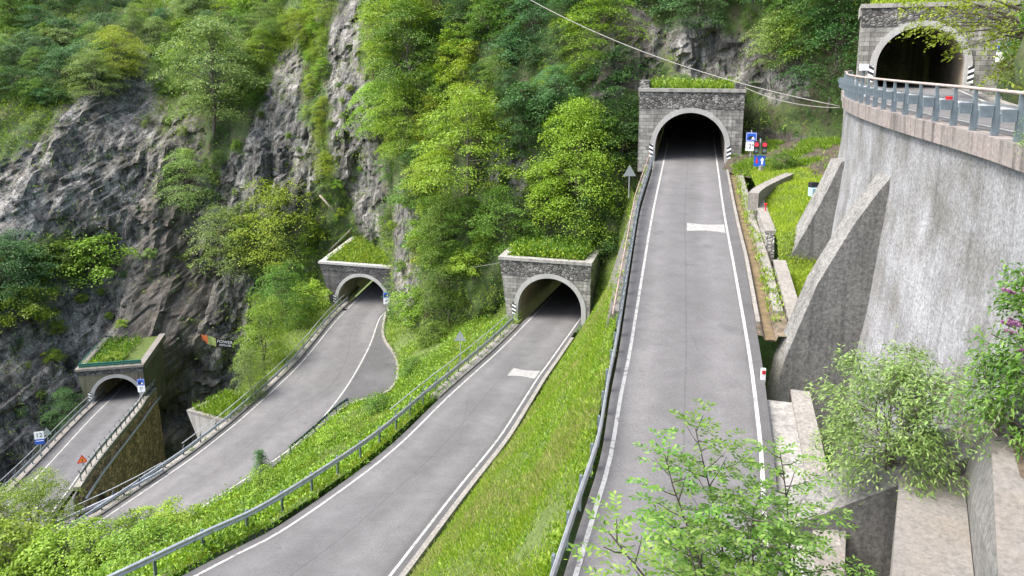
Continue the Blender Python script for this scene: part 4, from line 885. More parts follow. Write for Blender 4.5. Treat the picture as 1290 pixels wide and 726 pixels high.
# ------------------------------------------------------------------ vegetation
def spray(c, out, n, ls, L0, W0, rng, flat=.22, droop=.25):
    """a flattened, drooping spray of leaves round a twig end"""
    out = np.array([out[0], out[1], 0.]) if abs(out[0]) + abs(out[1]) > 1e-6 else np.array([1., 0, 0]); out /= np.linalg.norm(out); lat = np.array([-out[1], out[0], 0])
    u = rng.uniform(-1, 1, n) * ls; v = rng.normal(0, .5, n) * ls; h = rng.normal(0, flat, n) * ls
    p = c + out * u[:, None] + lat * v[:, None]; p[:, 2] += h - droop * (u + ls * .3) ** 2 / ls - .25 * v ** 2 / ls
    d = out * rng.uniform(.2, 1.2, (n, 1)) + lat * rng.normal(0, .8, (n, 1)); d[:, 2] = rng.normal(-.25, .35, n)
    return leaf_quads(p, d, L0 * rng.uniform(.7, 1.25, n), W0 * rng.uniform(.8, 1.2, n), jit=.42, rng=rng)
def make_plant(seed, H, R, nb, nl, ls, L0, W0, base=.2, shape='oval', stems=1, trunk_r=.13, flat=.22, droop=.25, gap=.0):
    rng = np.random.default_rng(seed); Q = []; tb = MB(); tops = []
    for s in range(stems):
        a = 2 * math.pi * s / stems + rng.uniform(0, 1); lean = (0 if stems == 1 else R * .45); tp = np.array([math.cos(a) * lean + rng.normal(0, .06 * H), math.sin(a) * lean + rng.normal(0, .06 * H), H * rng.uniform(.8, .93)])
        pth = [np.array([math.cos(a) * .1 * (stems > 1), math.sin(a) * .1 * (stems > 1), -.4])] + [tp * (k / 6) * np.array([(k / 6) ** .5, (k / 6) ** .5, 1]) + rng.normal(0, .015 * H, 3) * (k < 6) for k in range(1, 7)]
        tb.tube(pth, [trunk_r * (1 - .85 * k / 6) for k in range(7)], 6); tops.append(pth)
    bites = [(rng.uniform(0, 2 * math.pi), rng.uniform(base, 1)) for _ in range(5)]
    for b in range(nb):
        t = base + (1 - base) * (b + rng.random()) / nb; az = b * 2.39996 + rng.normal(0, .5)
        if shape == 'oval': pr = math.sin(math.pi * min(1, ((t - base) / (1 - base) * .86 + .12))) ** .7
        elif shape == 'cone': pr = 1.05 * (1 - (t - base) / (1 - base)) ** .8 + .1
        else: pr = math.sqrt(max(.03, 1 - ((t - base) / (1 - base)) ** 2.4))
        if any(abs((az - ba + math.pi) % (2 * math.pi) - math.pi) < .45 and abs(t - bt) < .12 for ba, bt in bites): pr *= .55
        rr = R * pr * (1 - gap * rng.random()) * math.sqrt(rng.uniform(.28, 1.0)) * rng.uniform(.85, 1.15)
        pth = tops[b % stems]; k = min(5.99, max(.5, (t * .85) * 6)); i = int(k); st = pth[i] + (pth[i + 1] - pth[i]) * (k - i)
        c = np.array([math.cos(az) * rr + st[0], math.sin(az) * rr + st[1], t * H + rng.normal(0, .03 * H)])
        if rr > .5 * ls: tb.tube([st, st * .5 + c * .5 + np.array([0, 0, .05 * H * rng.random()]), c], [trunk_r * .3, trunk_r * .18, .012], 4, False)
        Q.append(spray(c, c[:2] - st[:2], int(nl * rng.uniform(.6, 1.35)), ls * rng.uniform(.7, 1.25), L0, W0, rng, flat, droop))
    return tb, np.concatenate(Q)
SHAPES = {}
def shape(name, *a, **k):
    tb, Q = make_plant(*a, **k); me = bpy.data.meshes.new('trunk'); me.from_pydata(tb.v, [], tb.f); SHAPES[name] = (me, Q, {})
shape('beech', 1, 9.5, 3.7, 64, 215, 1.35, .18, .112, flat=.10, droop=.3)
shape('beech2', 2, 10.5, 3.2, 66, 210, 1.25, .18, .11, base=.14, flat=.11, droop=.3)
shape('beech3', 12, 10.0, 3.5, 56, 235, 1.45, .18, .11, base=.16, flat=.09, droop=.4, gap=.15)
shape('hornbeam', 3, 8.0, 3.6, 62, 200, 1.25, .175, .105, base=.1, shape='dome', stems=2, trunk_r=.1, flat=.13, droop=.3)
shape('hornbeam2', 13, 7.5, 3.4, 54, 215, 1.3, .175, .105, base=.12, shape='dome', stems=3, trunk_r=.08, flat=.1, droop=.35, gap=.15)
shape('layered', 4, 9.0, 3.9, 46, 260, 1.6, .175, .105, base=.2, flat=.07, droop=.4)
shape('layered2', 14, 8.5, 3.8, 42, 270, 1.6, .175, .105, base=.22, shape='dome', flat=.07, droop=.45, gap=.15)
shape('giant', 15, 14.5, 5.0, 72, 400, 1.9, .19, .115, base=.15, flat=.13, droop=.4, gap=.25)
shape('giant2', 16, 13.0, 5.2, 76, 380, 1.7, .19, .115, base=.1, flat=.14, droop=.35, gap=.25)
shape('slim', 5, 9.0, 2.1, 70, 80, .85, .22, .13, base=.12, shape='cone')
shape('bush', 6, 3.4, 2.0, 55, 85, .62, .18, .11, base=.04, shape='dome', stems=4, trunk_r=.05)
shape('bush2', 7, 2.8, 2.2, 50, 85, .66, .18, .11, base=.03, shape='dome', stems=5, trunk_r=.045)
shape('airy', 8, 6.5, 2.6, 46, 100, .85, .17, .1, base=.22, stems=2, trunk_r=.07, gap=.2)
def plant(sh, tone, name, label, cat, loc, h, rz=None, group=None, bark='bark', lean=(0, 0), wid=1.0):
    tm, Q, cm = SHAPES[sh]; H = Q[:, :, 2].max()
    if tone not in cm:
        me = fast_quads('crown', Q); me.materials.append(LF[tone]); cm[tone] = me
    if not tm.materials: tm.materials.append(M[bark])
    t = thing(name, label, cat, tuple(loc), rz if rz is not None else random.uniform(0, 6.28), group); s = h / H; t.scale = (s * wid, s * wid, s)
    t.rotation_euler = (lean[0], lean[1], t.rotation_euler[2])
    part('trunk', tm, None, t); part('crown', cm[tone], None, t); return t

TONE = dict(bright='bright green', mid='mid green', deep='dark green', pale='pale green', yellow='yellow green', cool='blue green', willow='silvery green')
placed = []
def near_portal(px, py):
    for x0, y0, x1, y1 in ((622, 312, 765, 410), (800, 85, 942, 215), (1074, -5, 1300, 130), (395, 300, 502, 392), (92, 428, 210, 520), (1000, 215, 1290, 520)):
        if x0 < px < x1 and y0 < py < y1: return True
    return False
def put(sh, tone, label, px, py, h_px, wid=1.0, group=None, name='tree', cat='tree', sink=.3, lean=None):
    h = hit(px, py)
    if h is None: return None
    p, nn, dist = h; nn = nn if nn @ ray(px, py) < 0 else -nn; H = h_px * (p @ _F) / FPX
    q = p + nn * .2 - np.array([0, 0, sink]); placed.append((q, H))
    ln = (0, 0) if lean is None else lean
    return plant(sh, tone, name, label, cat, q, H, group=group, wid=wid, lean=ln)
# trees one can point at
G1 = 'single trees on the cliffs and banks'
for a in [
    ('giant', 'bright', 'bright yellow-green layered tree on the cliff behind the leafy-roofed portal', 727, 300, 185, 1.0),
    ('giant2', 'mid', 'big full mid-green tree beside the leafy-roofed portal', 566, 398, 165, .82),
    ('hornbeam', 'bright', 'bright broad tree on the cliff above the big full tree by the portal', 590, 235, 130, 1.1),
    ('beech2', 'mid', 'tall tree high on the cliff left of the long cable', 520, 150, 150, 1.05),
    ('layered', 'yellow', 'yellowish layered tree at the edge of the waterfall rock', 500, 95, 120, 1.0),
    ('beech', 'bright', 'bright tree right of the waterfall rock, half way up the cliff', 515, 215, 125, .9),
    ('layered', 'pale', 'pale tree leaning out over the brown gorge recess', 238, 268, 85, 1.05),
    ('hornbeam', 'yellow', 'yellowish tree on the spur above the left hairpin road', 350, 330, 110, 1.1),
    ('hornbeam', 'pale', 'pale tree on the spur above the banner', 300, 345, 95, 1.1),
    ('hornbeam', 'bright', 'bright tree between the left hairpin road and the gorge', 334, 468, 104, .7),
    ('hornbeam', 'pale', 'pale leafy tree at the planter by the left hairpin road', 318, 500, 70, .62),
    ('hornbeam', 'mid', 'green tree left of the dark portal with the pale coping', 362, 416, 92, .85),
    ('bush', 'bright', 'round bright shrub by the rail near the dark portal', 388, 394, 44, 1.1),
    ('beech2', 'cool', 'full blue-green tree on the ledge left of the lowest tunnel', 85, 545, 62, 1.2),
    ('hornbeam', 'cool', 'broad blue-green tree at the left edge above the pale rock ledge', 12, 375, 90, 1.2),
    ('layered', 'pale', 'pale-topped tree high on the dark cliff above the second portal', 985, 95, 85, 1.1),
    ('layered', 'deep', 'dark spreading tree left of the topmost portal', 1045, 130, 130, 1.1),
    ('beech', 'deep', 'dark tree at the top of the cliff beside the topmost portal', 1050, 60, 95, 1.0),
    ('beech', 'deep', 'dark tree on the cliff left of the second portal', 782, 215, 100, .9),
    ('hornbeam', 'deep', 'dark tree in the shade above the rail of the straight road', 742, 285, 70, .8),
    ('beech', 'pale', 'large pale tree on the crest above the streaked grey rock', 270, 165, 145, 1.1),
    ('layered', 'yellow', 'yellow-green tree on the grassy ledge at the upper left', 150, 105, 75, 1.15),
    ('hornbeam', 'pale', 'pale tree standing on the grassy ledge of the left cliff', 120, 120, 60, 1.2),
]: put(*a[:3], a[3], a[4], a[5], wid=a[6], group=G1)
for a in [
    ('bush2', 'bright', 'bright bush growing on the ledge above the lowest tunnel', 115, 345, 55), ('bush', 'mid', 'green bush at the corner of the pale rock ledge', 75, 340, 45), ('bush2', 'yellow', 'yellowish bush on the lower left ledge', 35, 400, 50),
    ('bush', 'bright', 'bright bush on the weedy bank above the lowest hairpin', 290, 628, 62), ('bush2', 'bright', 'broad bright bush on the weedy bank nearer the lowest hairpin', 245, 652, 50), ('bush', 'mid', 'green bush on the bank beside the lay-by', 520, 470, 26),
    ('bush', 'bright', 'rounded bright bush half way along the weedy bank', 335, 625, 40), ('bush2', 'weed', 'broad leafy bush beside the short guard rail', 420, 560, 26), ('bush2', 'bright', 'bright low bush at the foot of the weedy bank, left', 205, 680, 50), ('bush', 'mid', 'mid-green bush low on the weedy bank', 165, 690, 48),
    ('slim', 'cool', 'slim young tree sticking up from the weedy bank', 332, 602, 44), ('bush', 'mid', 'green bush in the weeds below the big full tree', 548, 432, 34), ('bush2', 'mid', 'low green bush on the weedy bank by the rail', 478, 520, 26),
    ('bush', 'bright', 'bright bush left of the middle road portal', 525, 398, 44), ('bush2', 'deep', 'dark bush below the wall of the straight road', 766, 322, 34),
    ('bush', 'cool', 'green shrub on the slope under the lowest bridge', 178, 612, 36), ('bush2', 'mid', 'green bush right of the traffic signal', 985, 215, 26),
]: put(*a[:3], a[3], a[4], a[5], group='bushes on ledges and banks', name='bush', cat='bush', wid=1.1)
def fg(sh, tone, label, px, py, D, h_px, wid, name='tree', cat='tree'):
    """a plant of the near bank: foot seen at px, py at distance D"""
    h = hit(px, min(py, 722)); p = P(px, py, D) if h is None else h[0] - np.array([0, 0, .2]); D = p @ _F; return plant(sh, tone, name, label, cat, p, h_px * D / FPX, wid=wid, group='young trees at the lower left')
# woods on the cliffs
ZONES = [(0, 0, 180, 130, 'on the high slope at the upper left', ('pale', 'cool', 'mid', 'deep')), (180, 0, 335, 140, 'on the wooded crest left of the streaked rock', ('pale', 'mid', 'cool', 'bright')), (180, 140, 335, 330, 'on the steep spur right of the brown recess', ('pale', 'bright', 'mid')),
  (335, 0, 480, 150, 'by the top of the waterfall rock', ('mid', 'bright', 'yellow')), (335, 150, 500, 400, 'on the ledges below the waterfall rock', ('bright', 'yellow', 'mid')), (480, 0, 640, 150, 'in the upper forest left of the long cable', ('mid', 'bright', 'yellow', 'deep')),
  (640, 0, 810, 130, 'in the forest under the long cable', ('mid', 'deep', 'bright', 'cool')), (480, 150, 640, 330, 'on the cliff above the big full tree', ('mid', 'bright', 'yellow', 'deep')), (640, 130, 810, 340, 'on the cliff left of the straight road', ('mid', 'deep', 'bright')), (480, 330, 640, 470, 'between the two middle portals', ('mid', 'bright')),
  (810, 0, 940, 110, 'on the dark cliff above the second portal', ('deep', 'mid', 'cool')), (940, 0, 1090, 220, 'in the dark corner left of the topmost portal', ('deep', 'cool', 'deep', 'mid')), (0, 280, 190, 470, 'on the ledges of the left cliff', ('cool', 'bright', 'yellow')), (0, 470, 120, 560, 'at the foot of the left cliff', ('cool', 'mid'))]
rr = random.Random(5); cand = []
for k in range(9000):
    px, py = rr.uniform(-25, 1095), rr.uniform(-25, 545); cand.append((px, py))
count = 0
for px, py in cand:
    if count >= 400: break
    z = [q for q in ZONES if q[0] <= max(0, px) < q[2] and q[1] <= max(0, py) < q[3]]
    if not z or near_portal(px, py): continue
    if (px > 735 and px < 830 and py > 190) or (480 < px < 660 and py > 345) or (px > 890 and py > 120): continue
    h = hit(px, py)
    if h is None or h[0][2] < -55: continue
    p = h[0]; i = np.argmin(np.abs(xs - p[0])) * nv + np.argmin(np.abs(zs_ - p[2]))
    bare = VEG[i] < .62 + .2 * rr.random()
    if bare and (rr.random() > .10 or px > 640): continue
    ledge = (px < 190 and py > 110) or bare
    big = rr.random() < (.2 if ledge else .5); H = rr.uniform(5, 9) if big else rr.uniform(1.8, 4.2)
    if bare: big = False; H = rr.uniform(1.2, 2.4)
    if ledge: H *= .75
    if px > 330 and px < 480 and py > 20: H *= .55
    if any(np.linalg.norm(p - q) < (.23 * (H + H2) + .4) for q, H2 in placed): continue
    placed.append((p, H)); count += 1
    tone = rr.choice(z[0][5]); sh = rr.choice(['beech', 'beech2', 'beech3', 'hornbeam', 'hornbeam2', 'layered', 'layered2', 'airy', 'layered']) if big else rr.choice(['bush', 'bush2', 'airy'])
    form = dict(beech3='tiered', hornbeam2='many-stemmed', layered2='flat-topped', beech='full', beech2='upright', hornbeam='broad', layered='layered', airy='airy', bush='domed', bush2='spreading')[sh]
    nn = h[1] if h[1] @ ray(px, py) < 0 else -h[1]
    size = ('large' if H > 7 else 'middling') if big else ('small' if H > 3 else 'low')
    kd = 'tree' if big or sh == 'airy' else 'bush'
    plant(sh, tone, kd, f'{size} {form} {TONE[tone]} {kd} {z[0][4]}', kd, p + nn * .2 - np.array([0, 0, .35 * H if big else .3]), H, group=f'{kd}s ' + z[0][4], wid=rr.uniform(.9, 1.3), lean=(rr.uniform(0, .18), rr.uniform(-.1, .1)))
print('woods', count)

# ground cover on the cliff: ivy, ferns and hanging grass
w8 = VEG.reshape(nu, nv)[:-1, :-1] ** 2 + .15
pxm = CX + FPX * (Gc[:, :, 0]) / np.maximum(1, Gc @ _F); pym = CY - FPX * (Gc @ _U) / np.maximum(1, Gc @ _F)
inside = ((pxm > -60) & (pxm < 1120) & (pym > -60) & (pym < 640))[:-1, :-1]
def ok(p):
    m = np.ones(len(p), bool)
    for q in PORT:
        d = p - q['o']; v = d @ q['ax']; u = d @ np.array([q['ax'][1], -q['ax'][0], 0]); h = d[:, 2] - q['slope'] * v
        m &= ~((v > -8) & (v < 45) & (u > -q['Lt']) & (u < q['Rt']) & (h > -3) & (h < q['top'] + .4))
    return m
def clumps(p, nn, k, spread, L0, W0, lift, rng, up=.35, jit=.6):
    n = len(p); P_ = np.repeat(p, k, 0) + rng.normal(0, spread, (n * k, 3)); d = np.repeat(nn, k, 0) * rng.uniform(.2, 1, (n * k, 1)) + rng.normal(0, .6, (n * k, 3)); d[:, 2] += up
    P_ += np.repeat(nn, k, 0) * rng.uniform(0, lift, (n * k, 1)); sc = rng.uniform(.6, 1.3, n * k)
    return leaf_quads(P_, d, L0 * sc, W0 * sc, jit=jit, rng=rng)
lowm = np.vectorize(lambda x, z: noise.noise(Vector((x * .12, 4.4, z * .12))))(XX[:-1:1, :-1:1], ZZ[:-1, :-1])
for nm, tone, n, k, sp, L0, W0, up, msk in (('ivy', 'mid', 9000, 9, .42, .26, .17, .25, np.clip(.5 + 1.5 * lowm, 0, 1)), ('ivy', 'deep', 6500, 9, .45, .25, .16, .2, np.clip(.5 - 1.6 * lowm, 0, 1)), ('grass', 'grass', 11000, 8, .3, .6, .055, -.35, np.clip(.35 + 1.2 * lowm, 0, 1)), ('foliage', 'yellow', 3200, 8, .4, .24, .15, .3, np.clip(-.1 + 2 * lowm, 0, 1))):
    p, nn = sample_grid(Gc, n, weight=w8 * inside * msk); nn[nn[:, 1] > 0] *= -1; g = ok(p); Q = clumps(p[g], nn[g], k, sp, L0, W0, .5, RNG, up)
    kind(link(nm, fast_quads(nm, Q), LF[tone]), 'stuff')

# grass and weeds on the banks
def blades(G, n, hgt, wd, mat, name, weight=None, lean=.5, per=1):
    p, nn = sample_grid(G, n, weight=weight); d = RNG.normal(0, lean, (n, 3)); d[:, 2] = 1
    Q = leaf_quads(p - np.array([0, 0, .04]), d, hgt * RNG.uniform(.5, 1.3, n), wd * RNG.uniform(.7, 1.3, n), up=unit(RNG.normal(0, 1, (n, 3))), fold=.35, jit=.3)
    return kind(link(name, fast_quads(name, Q), LF[mat]), 'stuff')
def wnoise(G, sc, seed, lo=.35, gain=2.0):
    c = G[:-1, :-1]; return np.clip(lo + gain * np.array([[noise.noise(Vector((v[0] * sc, v[1] * sc, v[2] * sc + seed))) for v in r] for r in c]), .02, 1.5)
nearw = lambda G: 1 / np.clip(np.linalg.norm(G[:-1, :-1], axis=-1), 14, 90)
blades(GA, 130000, .21, .03, 'grass', 'grass', nearw(GA) * wnoise(GA, .35, 1, .8, 1.2)); blades(GA, 30000, .3, .022, 'straw', 'grass', nearw(GA) * wnoise(GA, .3, 5, .1, 2.2))
blades(GA, 22000, .16, .07, 'weed', 'weeds', nearw(GA) * wnoise(GA, .5, 9, .1, 2.4), .9)
blades(GB, 90000, .34, .045, 'grass', 'grass', nearw(GB) * wnoise(GB, .3, 2, .6, 1.5)); blades(GG, 7000, .5, .06, 'weed', 'weeds', None, .8); blades(GC, 26000, .5, .05, 'grass', 'grass'); blades(GD, 45000, .26, .03, 'grass', 'grass', nearw(GD)); blades(GE, 9000, .4, .05, 'weed', 'weeds', wnoise(GE, .5, 3, .0, 2.0), .8)
for G, n, tone, sd, nm in ((GB, 9000, 'weed', 3, 'weeds'), (GB, 4500, 'bright', 8, 'weeds'), (GB, 3000, 'mid', 12, 'weeds'), (GC, 3000, 'bright', 3, 'weeds'), (GF, 2600, 'yellow', 6, 'ivy'), (GF, 2600, 'mid', 16, 'ivy')):
    p, nn = sample_grid(G, n, weight=nearw(G) * wnoise(G, .28, sd, .2, 2.4)); Q = clumps(p, nn, 9, .24, .18, .1, .38, RNG, .5); kind(link(nm, fast_quads(nm, Q), LF[tone]), 'stuff')
pp, nn = sample_grid(PLANTER, 420); kind(link('weeds', fast_quads('weeds', clumps(pp, nn * 0 + [0, 0, 1], 10, .18, .3, .07, .4, RNG, .8)), LF['weed']), 'stuff')
# weeds along kerbs and on the portal roofs
for path, n in ((offset(cut(T3.eL, 20, 60), -.3), 90), (offset(cut(T2.eL, 55, 90), -.3), 60), (offset(cut(T4.eR, 29, 60), .75), 110), (offset(cut(T4.eL, 12, 62), -.5), 90), (offset(cut(T4.eR, 29, 60), 1.1), 50)):
    pp = resample(path, n=400)[RNG.integers(0, 400, n)] + RNG.normal(0, .1, (n, 3)) * [1, 1, .2]; Q = clumps(pp, np.tile([0, 0, 1.], (n, 1)), 14, .09, .16, .06, .15, RNG, .6); kind(link('weeds', fast_quads('weeds', Q), LF['weed']), 'stuff')
for i, tone, n, hh in ((0, 'grass', 420, .5), (0, 'mid', 260, .7), (1, 'weed', 900, .7), (1, 'mid', 500, 1.1), (2, 'grass', 700, .4), (2, 'mid', 420, .5), (3, 'mid', 160, .6), (3, 'weed', 90, .5), (4, 'grass', 300, .5)):
    q = PORT[i]; u = RNG.uniform(-q['Lt'] + .7, q['Rt'] - (2.6 if i == 3 else .7), n); v = RNG.uniform(.7, 9.5 if i == 2 else q['depth'] + 1, n); z = q['top'] + (v * .10 if i == 2 else 0)
    p = q['o'] + u[:, None] * np.array([q['ax'][1], -q['ax'][0], 0]) + v[:, None] * q['ax']; p[:, 2] += z
    Q = clumps(p, np.tile([0, 0, 1.], (n, 1)), 10, .22, .36 if tone == 'grass' else .24, .07 if tone == 'grass' else .15, hh, RNG, .8); kind(link('roof_weeds', fast_quads('roof_weeds', Q), LF[tone]), 'stuff')
for a in [('bush', 'bright', 'bright bush growing on the roof of the lowest tunnel', 3, -.6, 2.5, 1.6), ('bush2', 'bright', 'wide leafy bush on the roof of the blockwork portal', 1, -.8, 2.8, 1.7), ('bush', 'mid', 'second leafy bush on the roof of the blockwork portal', 1, 2.0, 3.2, 1.6)]:
    plant(a[0], a[1], 'bush', a[2], 'bush', at(a[3], a[4], a[5], PORT[a[3]]['top'] - .1), a[6], group='bushes on the portal roofs', wid=1.5)

# ---- near plants
def pinnate(base, d, ln, n, L0, W0, rng):
    """one compound leaf: opposite leaflets along a drooping rib"""
    d = d / np.linalg.norm(d); s = np.cross(d, [0, 0, 1]); s /= max(1e-6, np.linalg.norm(s)); t = np.r_[np.repeat(np.linspace(.25, .92, n), 2), 1.0]
    p = base + d * (t * ln)[:, None]; p[:, 2] -= .35 * ln * t ** 2; sg = np.r_[np.tile([1, -1], n), 0.]
    dd = d * .75 + s * sg[:, None] * .85; dd[:, 2] -= .25
    return leaf_quads(p, dd + rng.normal(0, .12, dd.shape), L0 * rng.uniform(.8, 1.15, len(t)), W0, jit=.25, rng=rng)
def sapling(label, pts, D, seed, shoots, start=.25, L0=.082, W0=.036, rl=.3, tone='ash', spread=1.0):
    rng = np.random.default_rng(seed); q = [P(a, b, D) for a, b in pts]; q = [q[0] - np.array([0, 0, 2.0])] + q; base = q[0].copy(); t = thing('ash_sapling', label, 'young tree', tuple(base), 0, 'ash saplings in front'); q = [p - base for p in q]
    path = resample(q, n=16); tb = MB().tube(path, list(np.linspace(.028, .006, 16)), 6); Q = []
    tot = np.linalg.norm(path[-1] - path[0])
    for k in range(shoots):
        f = start + .1 + (.9 - start) * (k + rng.random()) / shoots; i = f * 14.99; a = path[int(i)] + (path[int(i) + 1] - path[int(i)]) * (i % 1); az = k * 2.4 + rng.normal(0, .4)
        ln = tot * .26 * (1.05 - f) * rng.uniform(.6, 1.2) * spread + .12; dr = np.array([math.cos(az), math.sin(az), .55]); e = a + dr * ln
        tb.tube([a, a * .5 + e * .5 - np.array([0, 0, .02]), e], [.009, .006, .003], 4, False)
        for j in range(max(2, int(ln / .075))):
            g = .25 + .75 * j / max(1, int(ln / .075) - 1); b = a + (e - a) * g; az2 = az + (1 if j % 2 else -1) * rng.uniform(.5, 1.2)
            Q.append(pinnate(b, np.array([math.cos(az2), math.sin(az2), rng.uniform(.1, .7)]), rl * rng.uniform(.7, 1.15), 4, L0, W0, rng))
        Q.append(pinnate(e, dr, rl, 5, L0, W0, rng))
    for k in range(5): az = k * 1.3; Q.append(pinnate(path[-1], np.array([math.cos(az), math.sin(az), 1.2]), rl * .8, 4, L0, W0, rng))
    tb.build('stem', M['darkbark'], t, True); o = link('leaves', fast_quads('leaves', np.concatenate(Q)), LF[tone], t); return t
sapling('tallest ash sapling with a thin dark stem, in front of the straight road', [(930, 920), (918, 760), (905, 660), (890, 600), (876, 540)], 8.6, 1, 46, .22)
sapling('ash sapling left of the tallest one, its stem leaning left', [(915, 920), (895, 760), (872, 680), (850, 620), (838, 575)], 8.3, 2, 38, .22)
sapling('ash sapling by the right white line, straight dark stem', [(1000, 920), (997, 760), (994, 680), (990, 620), (983, 572)], 8.9, 3, 44, .2)
sapling('bushy ash sapling at the bottom between the two tall stems', [(955, 930), (955, 790), (950, 720), (945, 670), (950, 640)], 8.0, 4, 46, .25, spread=1.25)
sapling('low ash sapling with large leaves at the bottom edge, left of the others', [(850, 930), (835, 790), (815, 730), (790, 700), (768, 672)], 6.6, 5, 20, .35, .085, .034, .34)
sapling('ash sapling with drooping leaves at the bottom edge, right of the others', [(1000, 930), (1000, 790), (1000, 735), (1000, 705), (1002, 685)], 8.8, 6, 18, .3, spread=.8)
sapling('dense ash sapling low at the bottom edge, under the tallest stem', [(890, 940), (885, 800), (880, 740), (872, 705), (868, 690)], 7.4, 7, 36, .25, spread=1.5)
shape('sallow', 21, 3.4, 1.75, 170, 78, .42, .14, .04, base=.14, shape='dome', stems=5, trunk_r=.03, flat=.4, droop=.1)
plant('sallow', 'willow', 'shrub', 'silvery-green shrub rooted on the lowest buttress, in front of the retaining wall', 'shrub', yplane(1118, 602, 17.2), 3.75, wid=1.05)
shape('buddleia', 22, 3.0, 1.3, 120, 60, .38, .17, .05, base=.1, shape='dome', stems=5, trunk_r=.025, flat=.4)
kind(MB().add([tuple(on_z(a, b, -7.93)) for a, b in ((1266, 525), (1285, 600), (1345, 640), (1330, 508))], [(0, 1, 2, 3)]).build('ground', M['brownsoil']), 'structure')
bp = on_z(1302, 556, -7.95); bt = plant('buddleia', 'mid', 'flowering_shrub', 'shrub with purple flower spikes at the right edge, before the retaining wall', 'shrub', bp, 4.2, wid=.75)
rng = np.random.default_rng(4)
for k in range(11):
    az = rng.uniform(1.6, 4.8); r = rng.uniform(.5, 1.2); z = rng.uniform(1.7, 3.0) * (1 - .1 * r); b = np.array([math.cos(az) * r, math.sin(az) * r, z]); d = unit(np.array([math.cos(az), math.sin(az), .25])); n = 170; u = rng.random(n)
    p = b + d * (u * .26)[:, None] + rng.normal(0, .015, (n, 3)) * (1.1 - u)[:, None]; p = p.reshape(-1, 3); Q = leaf_quads(p, rng.normal(0, 1, (n, 3)), .04, .03)
    o = link('flower_spike', fast_quads('flower_spike', Q), M['purple'], bt); o.matrix_parent_inverse = Matrix.Identity(4); o.rotation_euler = (0, 0, -bt.rotation_euler[2])
tb = MB(); 
for k in range(26):
    a = np.array([rng.uniform(-.9, .3), rng.uniform(-.6, .4), rng.uniform(0, .4)]); e = a + np.array([rng.uniform(-.9, .2), rng.uniform(-.5, .3), rng.uniform(-.1, .9)]); tb.tube([a, (a + e) / 2 + rng.normal(0, .08, 3), e], [.012, .008, .004], 4)
tb.v = [tuple(np.array(v) + on_z(1258, 548, -7.9)) for v in tb.v]; o = tb.build('dry_twigs', M['paleb']); tag(o, 'tangle of pale dry twigs at the foot of the purple-flowered shrub', 'twigs')
shape('lowshrub', 23, 1.5, 1.1, 60, 32, .3, .1, .04, base=.03, shape='dome', stems=6, trunk_r=.015, flat=.4)
plant('lowshrub', 'willow', 'shrub', 'pale low shrub below the purple-flowered one', 'shrub', on_z(1252, 545, -7.95), 2.0, wid=1.0)
plant('lowshrub', 'ash', 'shrub', 'leafy low shrub beside the end of the top-road cornice', 'shrub', (11.35, 15.6, -1.95), .9)
# tree overhanging the topmost portal
rng = np.random.default_rng(31); b = P(1325, 55, 36); t = thing('overhanging_tree', 'yellow-green branches hanging over the right of the topmost portal', 'tree', tuple(b)); Q = []; tb = MB()
tips = [(1290, -10), (1262, 8), (1240, 0), (1222, 18), (1205, 6), (1190, 24), (1172, 14), (1215, 40), (1235, 30), (1196, 44), (1250, 45), (1268, 32), (1285, 40), (1160, 30), (1280, 15), (1300, 30), (1252, 62), (1262, 80), (1275, 70), (1288, 62), (1256, 98), (1180, -8), (1225, -10), (1150, 4), (1212, 58)]
for px, py in tips:
    for r_ in range(2):
        c = P(px + rng.normal(0, 5), py + rng.normal(0, 4), rng.uniform(35, 39)) - b; Q.append(spray(c, np.array([-1, rng.normal(0, .4), 0]), 75, .62, .17, .1, rng, .22, .5))
    tb.tube([(0, 0, 0), tuple(c * .5 + np.array([0, 0, .5])), tuple(c)], [.09, .05, .015], 5, False)
tb.build('branches', M['bark'], t); link('crown', fast_quads('crown', np.concatenate(Q)), LF['yellow'], t)
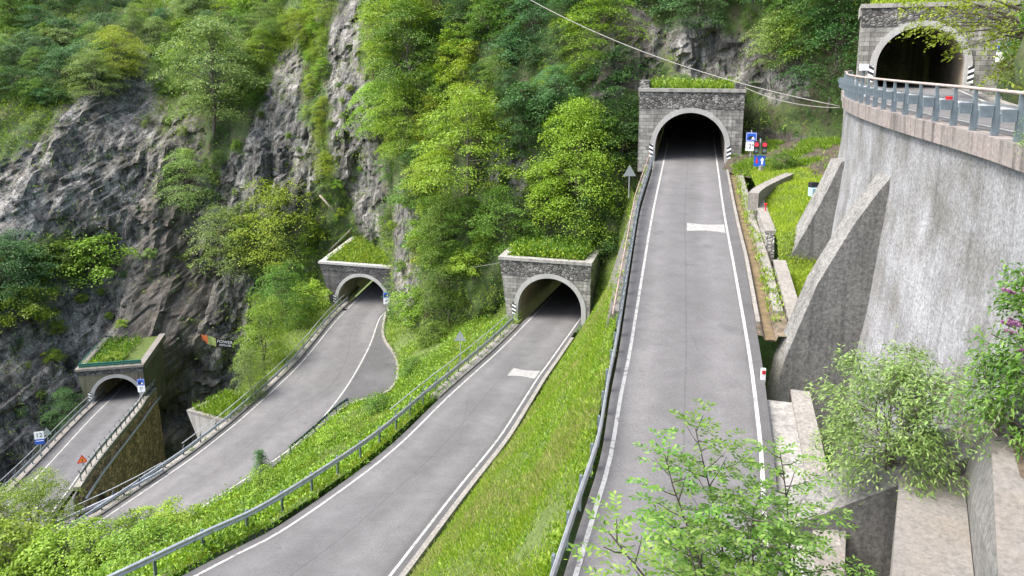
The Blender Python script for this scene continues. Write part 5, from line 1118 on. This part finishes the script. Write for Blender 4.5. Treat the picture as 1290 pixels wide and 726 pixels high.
# young trees at the lower left, logs on the cliff
for a in [('hornbeam', 'bright', 'young bright tree with a visible stem before the lowest bridge', 46, 700, 112, .9), ('hornbeam2', 'yellow', 'yellowish young tree cut by the left edge', -8, 700, 100, 1.0), ('bush', 'yellow', 'yellow-leaved bush at the lower left corner', 10, 722, 80, 1.2), ('bush2', 'bright', 'bright bush right of the lower left corner', 75, 722, 60, 1.3),
    ('bush', 'bright', 'leafy bright bush on the bank before the lower hairpin', 125, 715, 62, 1.2), ('bush2', 'weed', 'broad green bush at the bottom of the weedy bank', 190, 712, 56, 1.3), ('bush', 'weed', 'green bush leaning over the road edge at the lower hairpin', 215, 682, 40, 1.3), ('bush2', 'mid', 'mid-green bush hiding the end of the lowest rail', 105, 690, 46, 1.3), ('bush', 'bright', 'bright bush below the young tree with a visible stem', 30, 690, 50, 1.4)]:
    put(a[0], a[1], a[2], a[3], a[4], a[5], wid=a[6], group='young trees and bushes at the lower left', name='tree' if 'tree' in a[2][:22] else 'bush', cat='tree' if 'tree' in a[2][:22] else 'bush')
def log(label, a, c, r):
    p, q = hit(*a)[0], hit(*c)[0]; off = np.array([0, -.5, .3]); o = MB().tube([p + off, (p + q) / 2 + off, q + off], [r * .7, r * .65, r * .5], 7).build('log', M['paleb'], None, True); tag(o, label, 'log', 'pale logs on the cliff')
log('pale broken log lying on the green ledge below the waterfall rock', (404, 248), (424, 270), .22); log('pale log by the grassy roof of the dark portal', (416, 318), (442, 292), .28)

# lettering as plain meshes
dg = bpy.context.evaluated_depsgraph_get()
for o in [o for o in S.objects if o.type == 'FONT']:
    me = bpy.data.meshes.new_from_object(o.evaluated_get(dg)); n = bpy.data.objects.new('lettering', me); COL.objects.link(n)
    n.parent = o.parent; n.location = o.location; n.rotation_euler = o.rotation_euler; bpy.data.objects.remove(o)

# thin summer haze over the whole valley
HAZE = False
if HAZE:
    m = bpy.data.materials.new('haze'); m.use_nodes = True; nt = m.node_tree; nt.nodes.clear(); out = nt.nodes.new('ShaderNodeOutputMaterial')
    v = nt.nodes.new('ShaderNodeVolumePrincipled'); v.inputs['Color'].default_value = (.86, .92, 1, 1); v.inputs['Density'].default_value = .0002; v.inputs['Anisotropy'].default_value = .2; nt.links.new(v.outputs[0], out.inputs['Volume'])
    kind(MB().box((0, 0, 11), (850, 850, 196)).build('haze', m), 'stuff')
    S.cycles.volume_bounces = 0
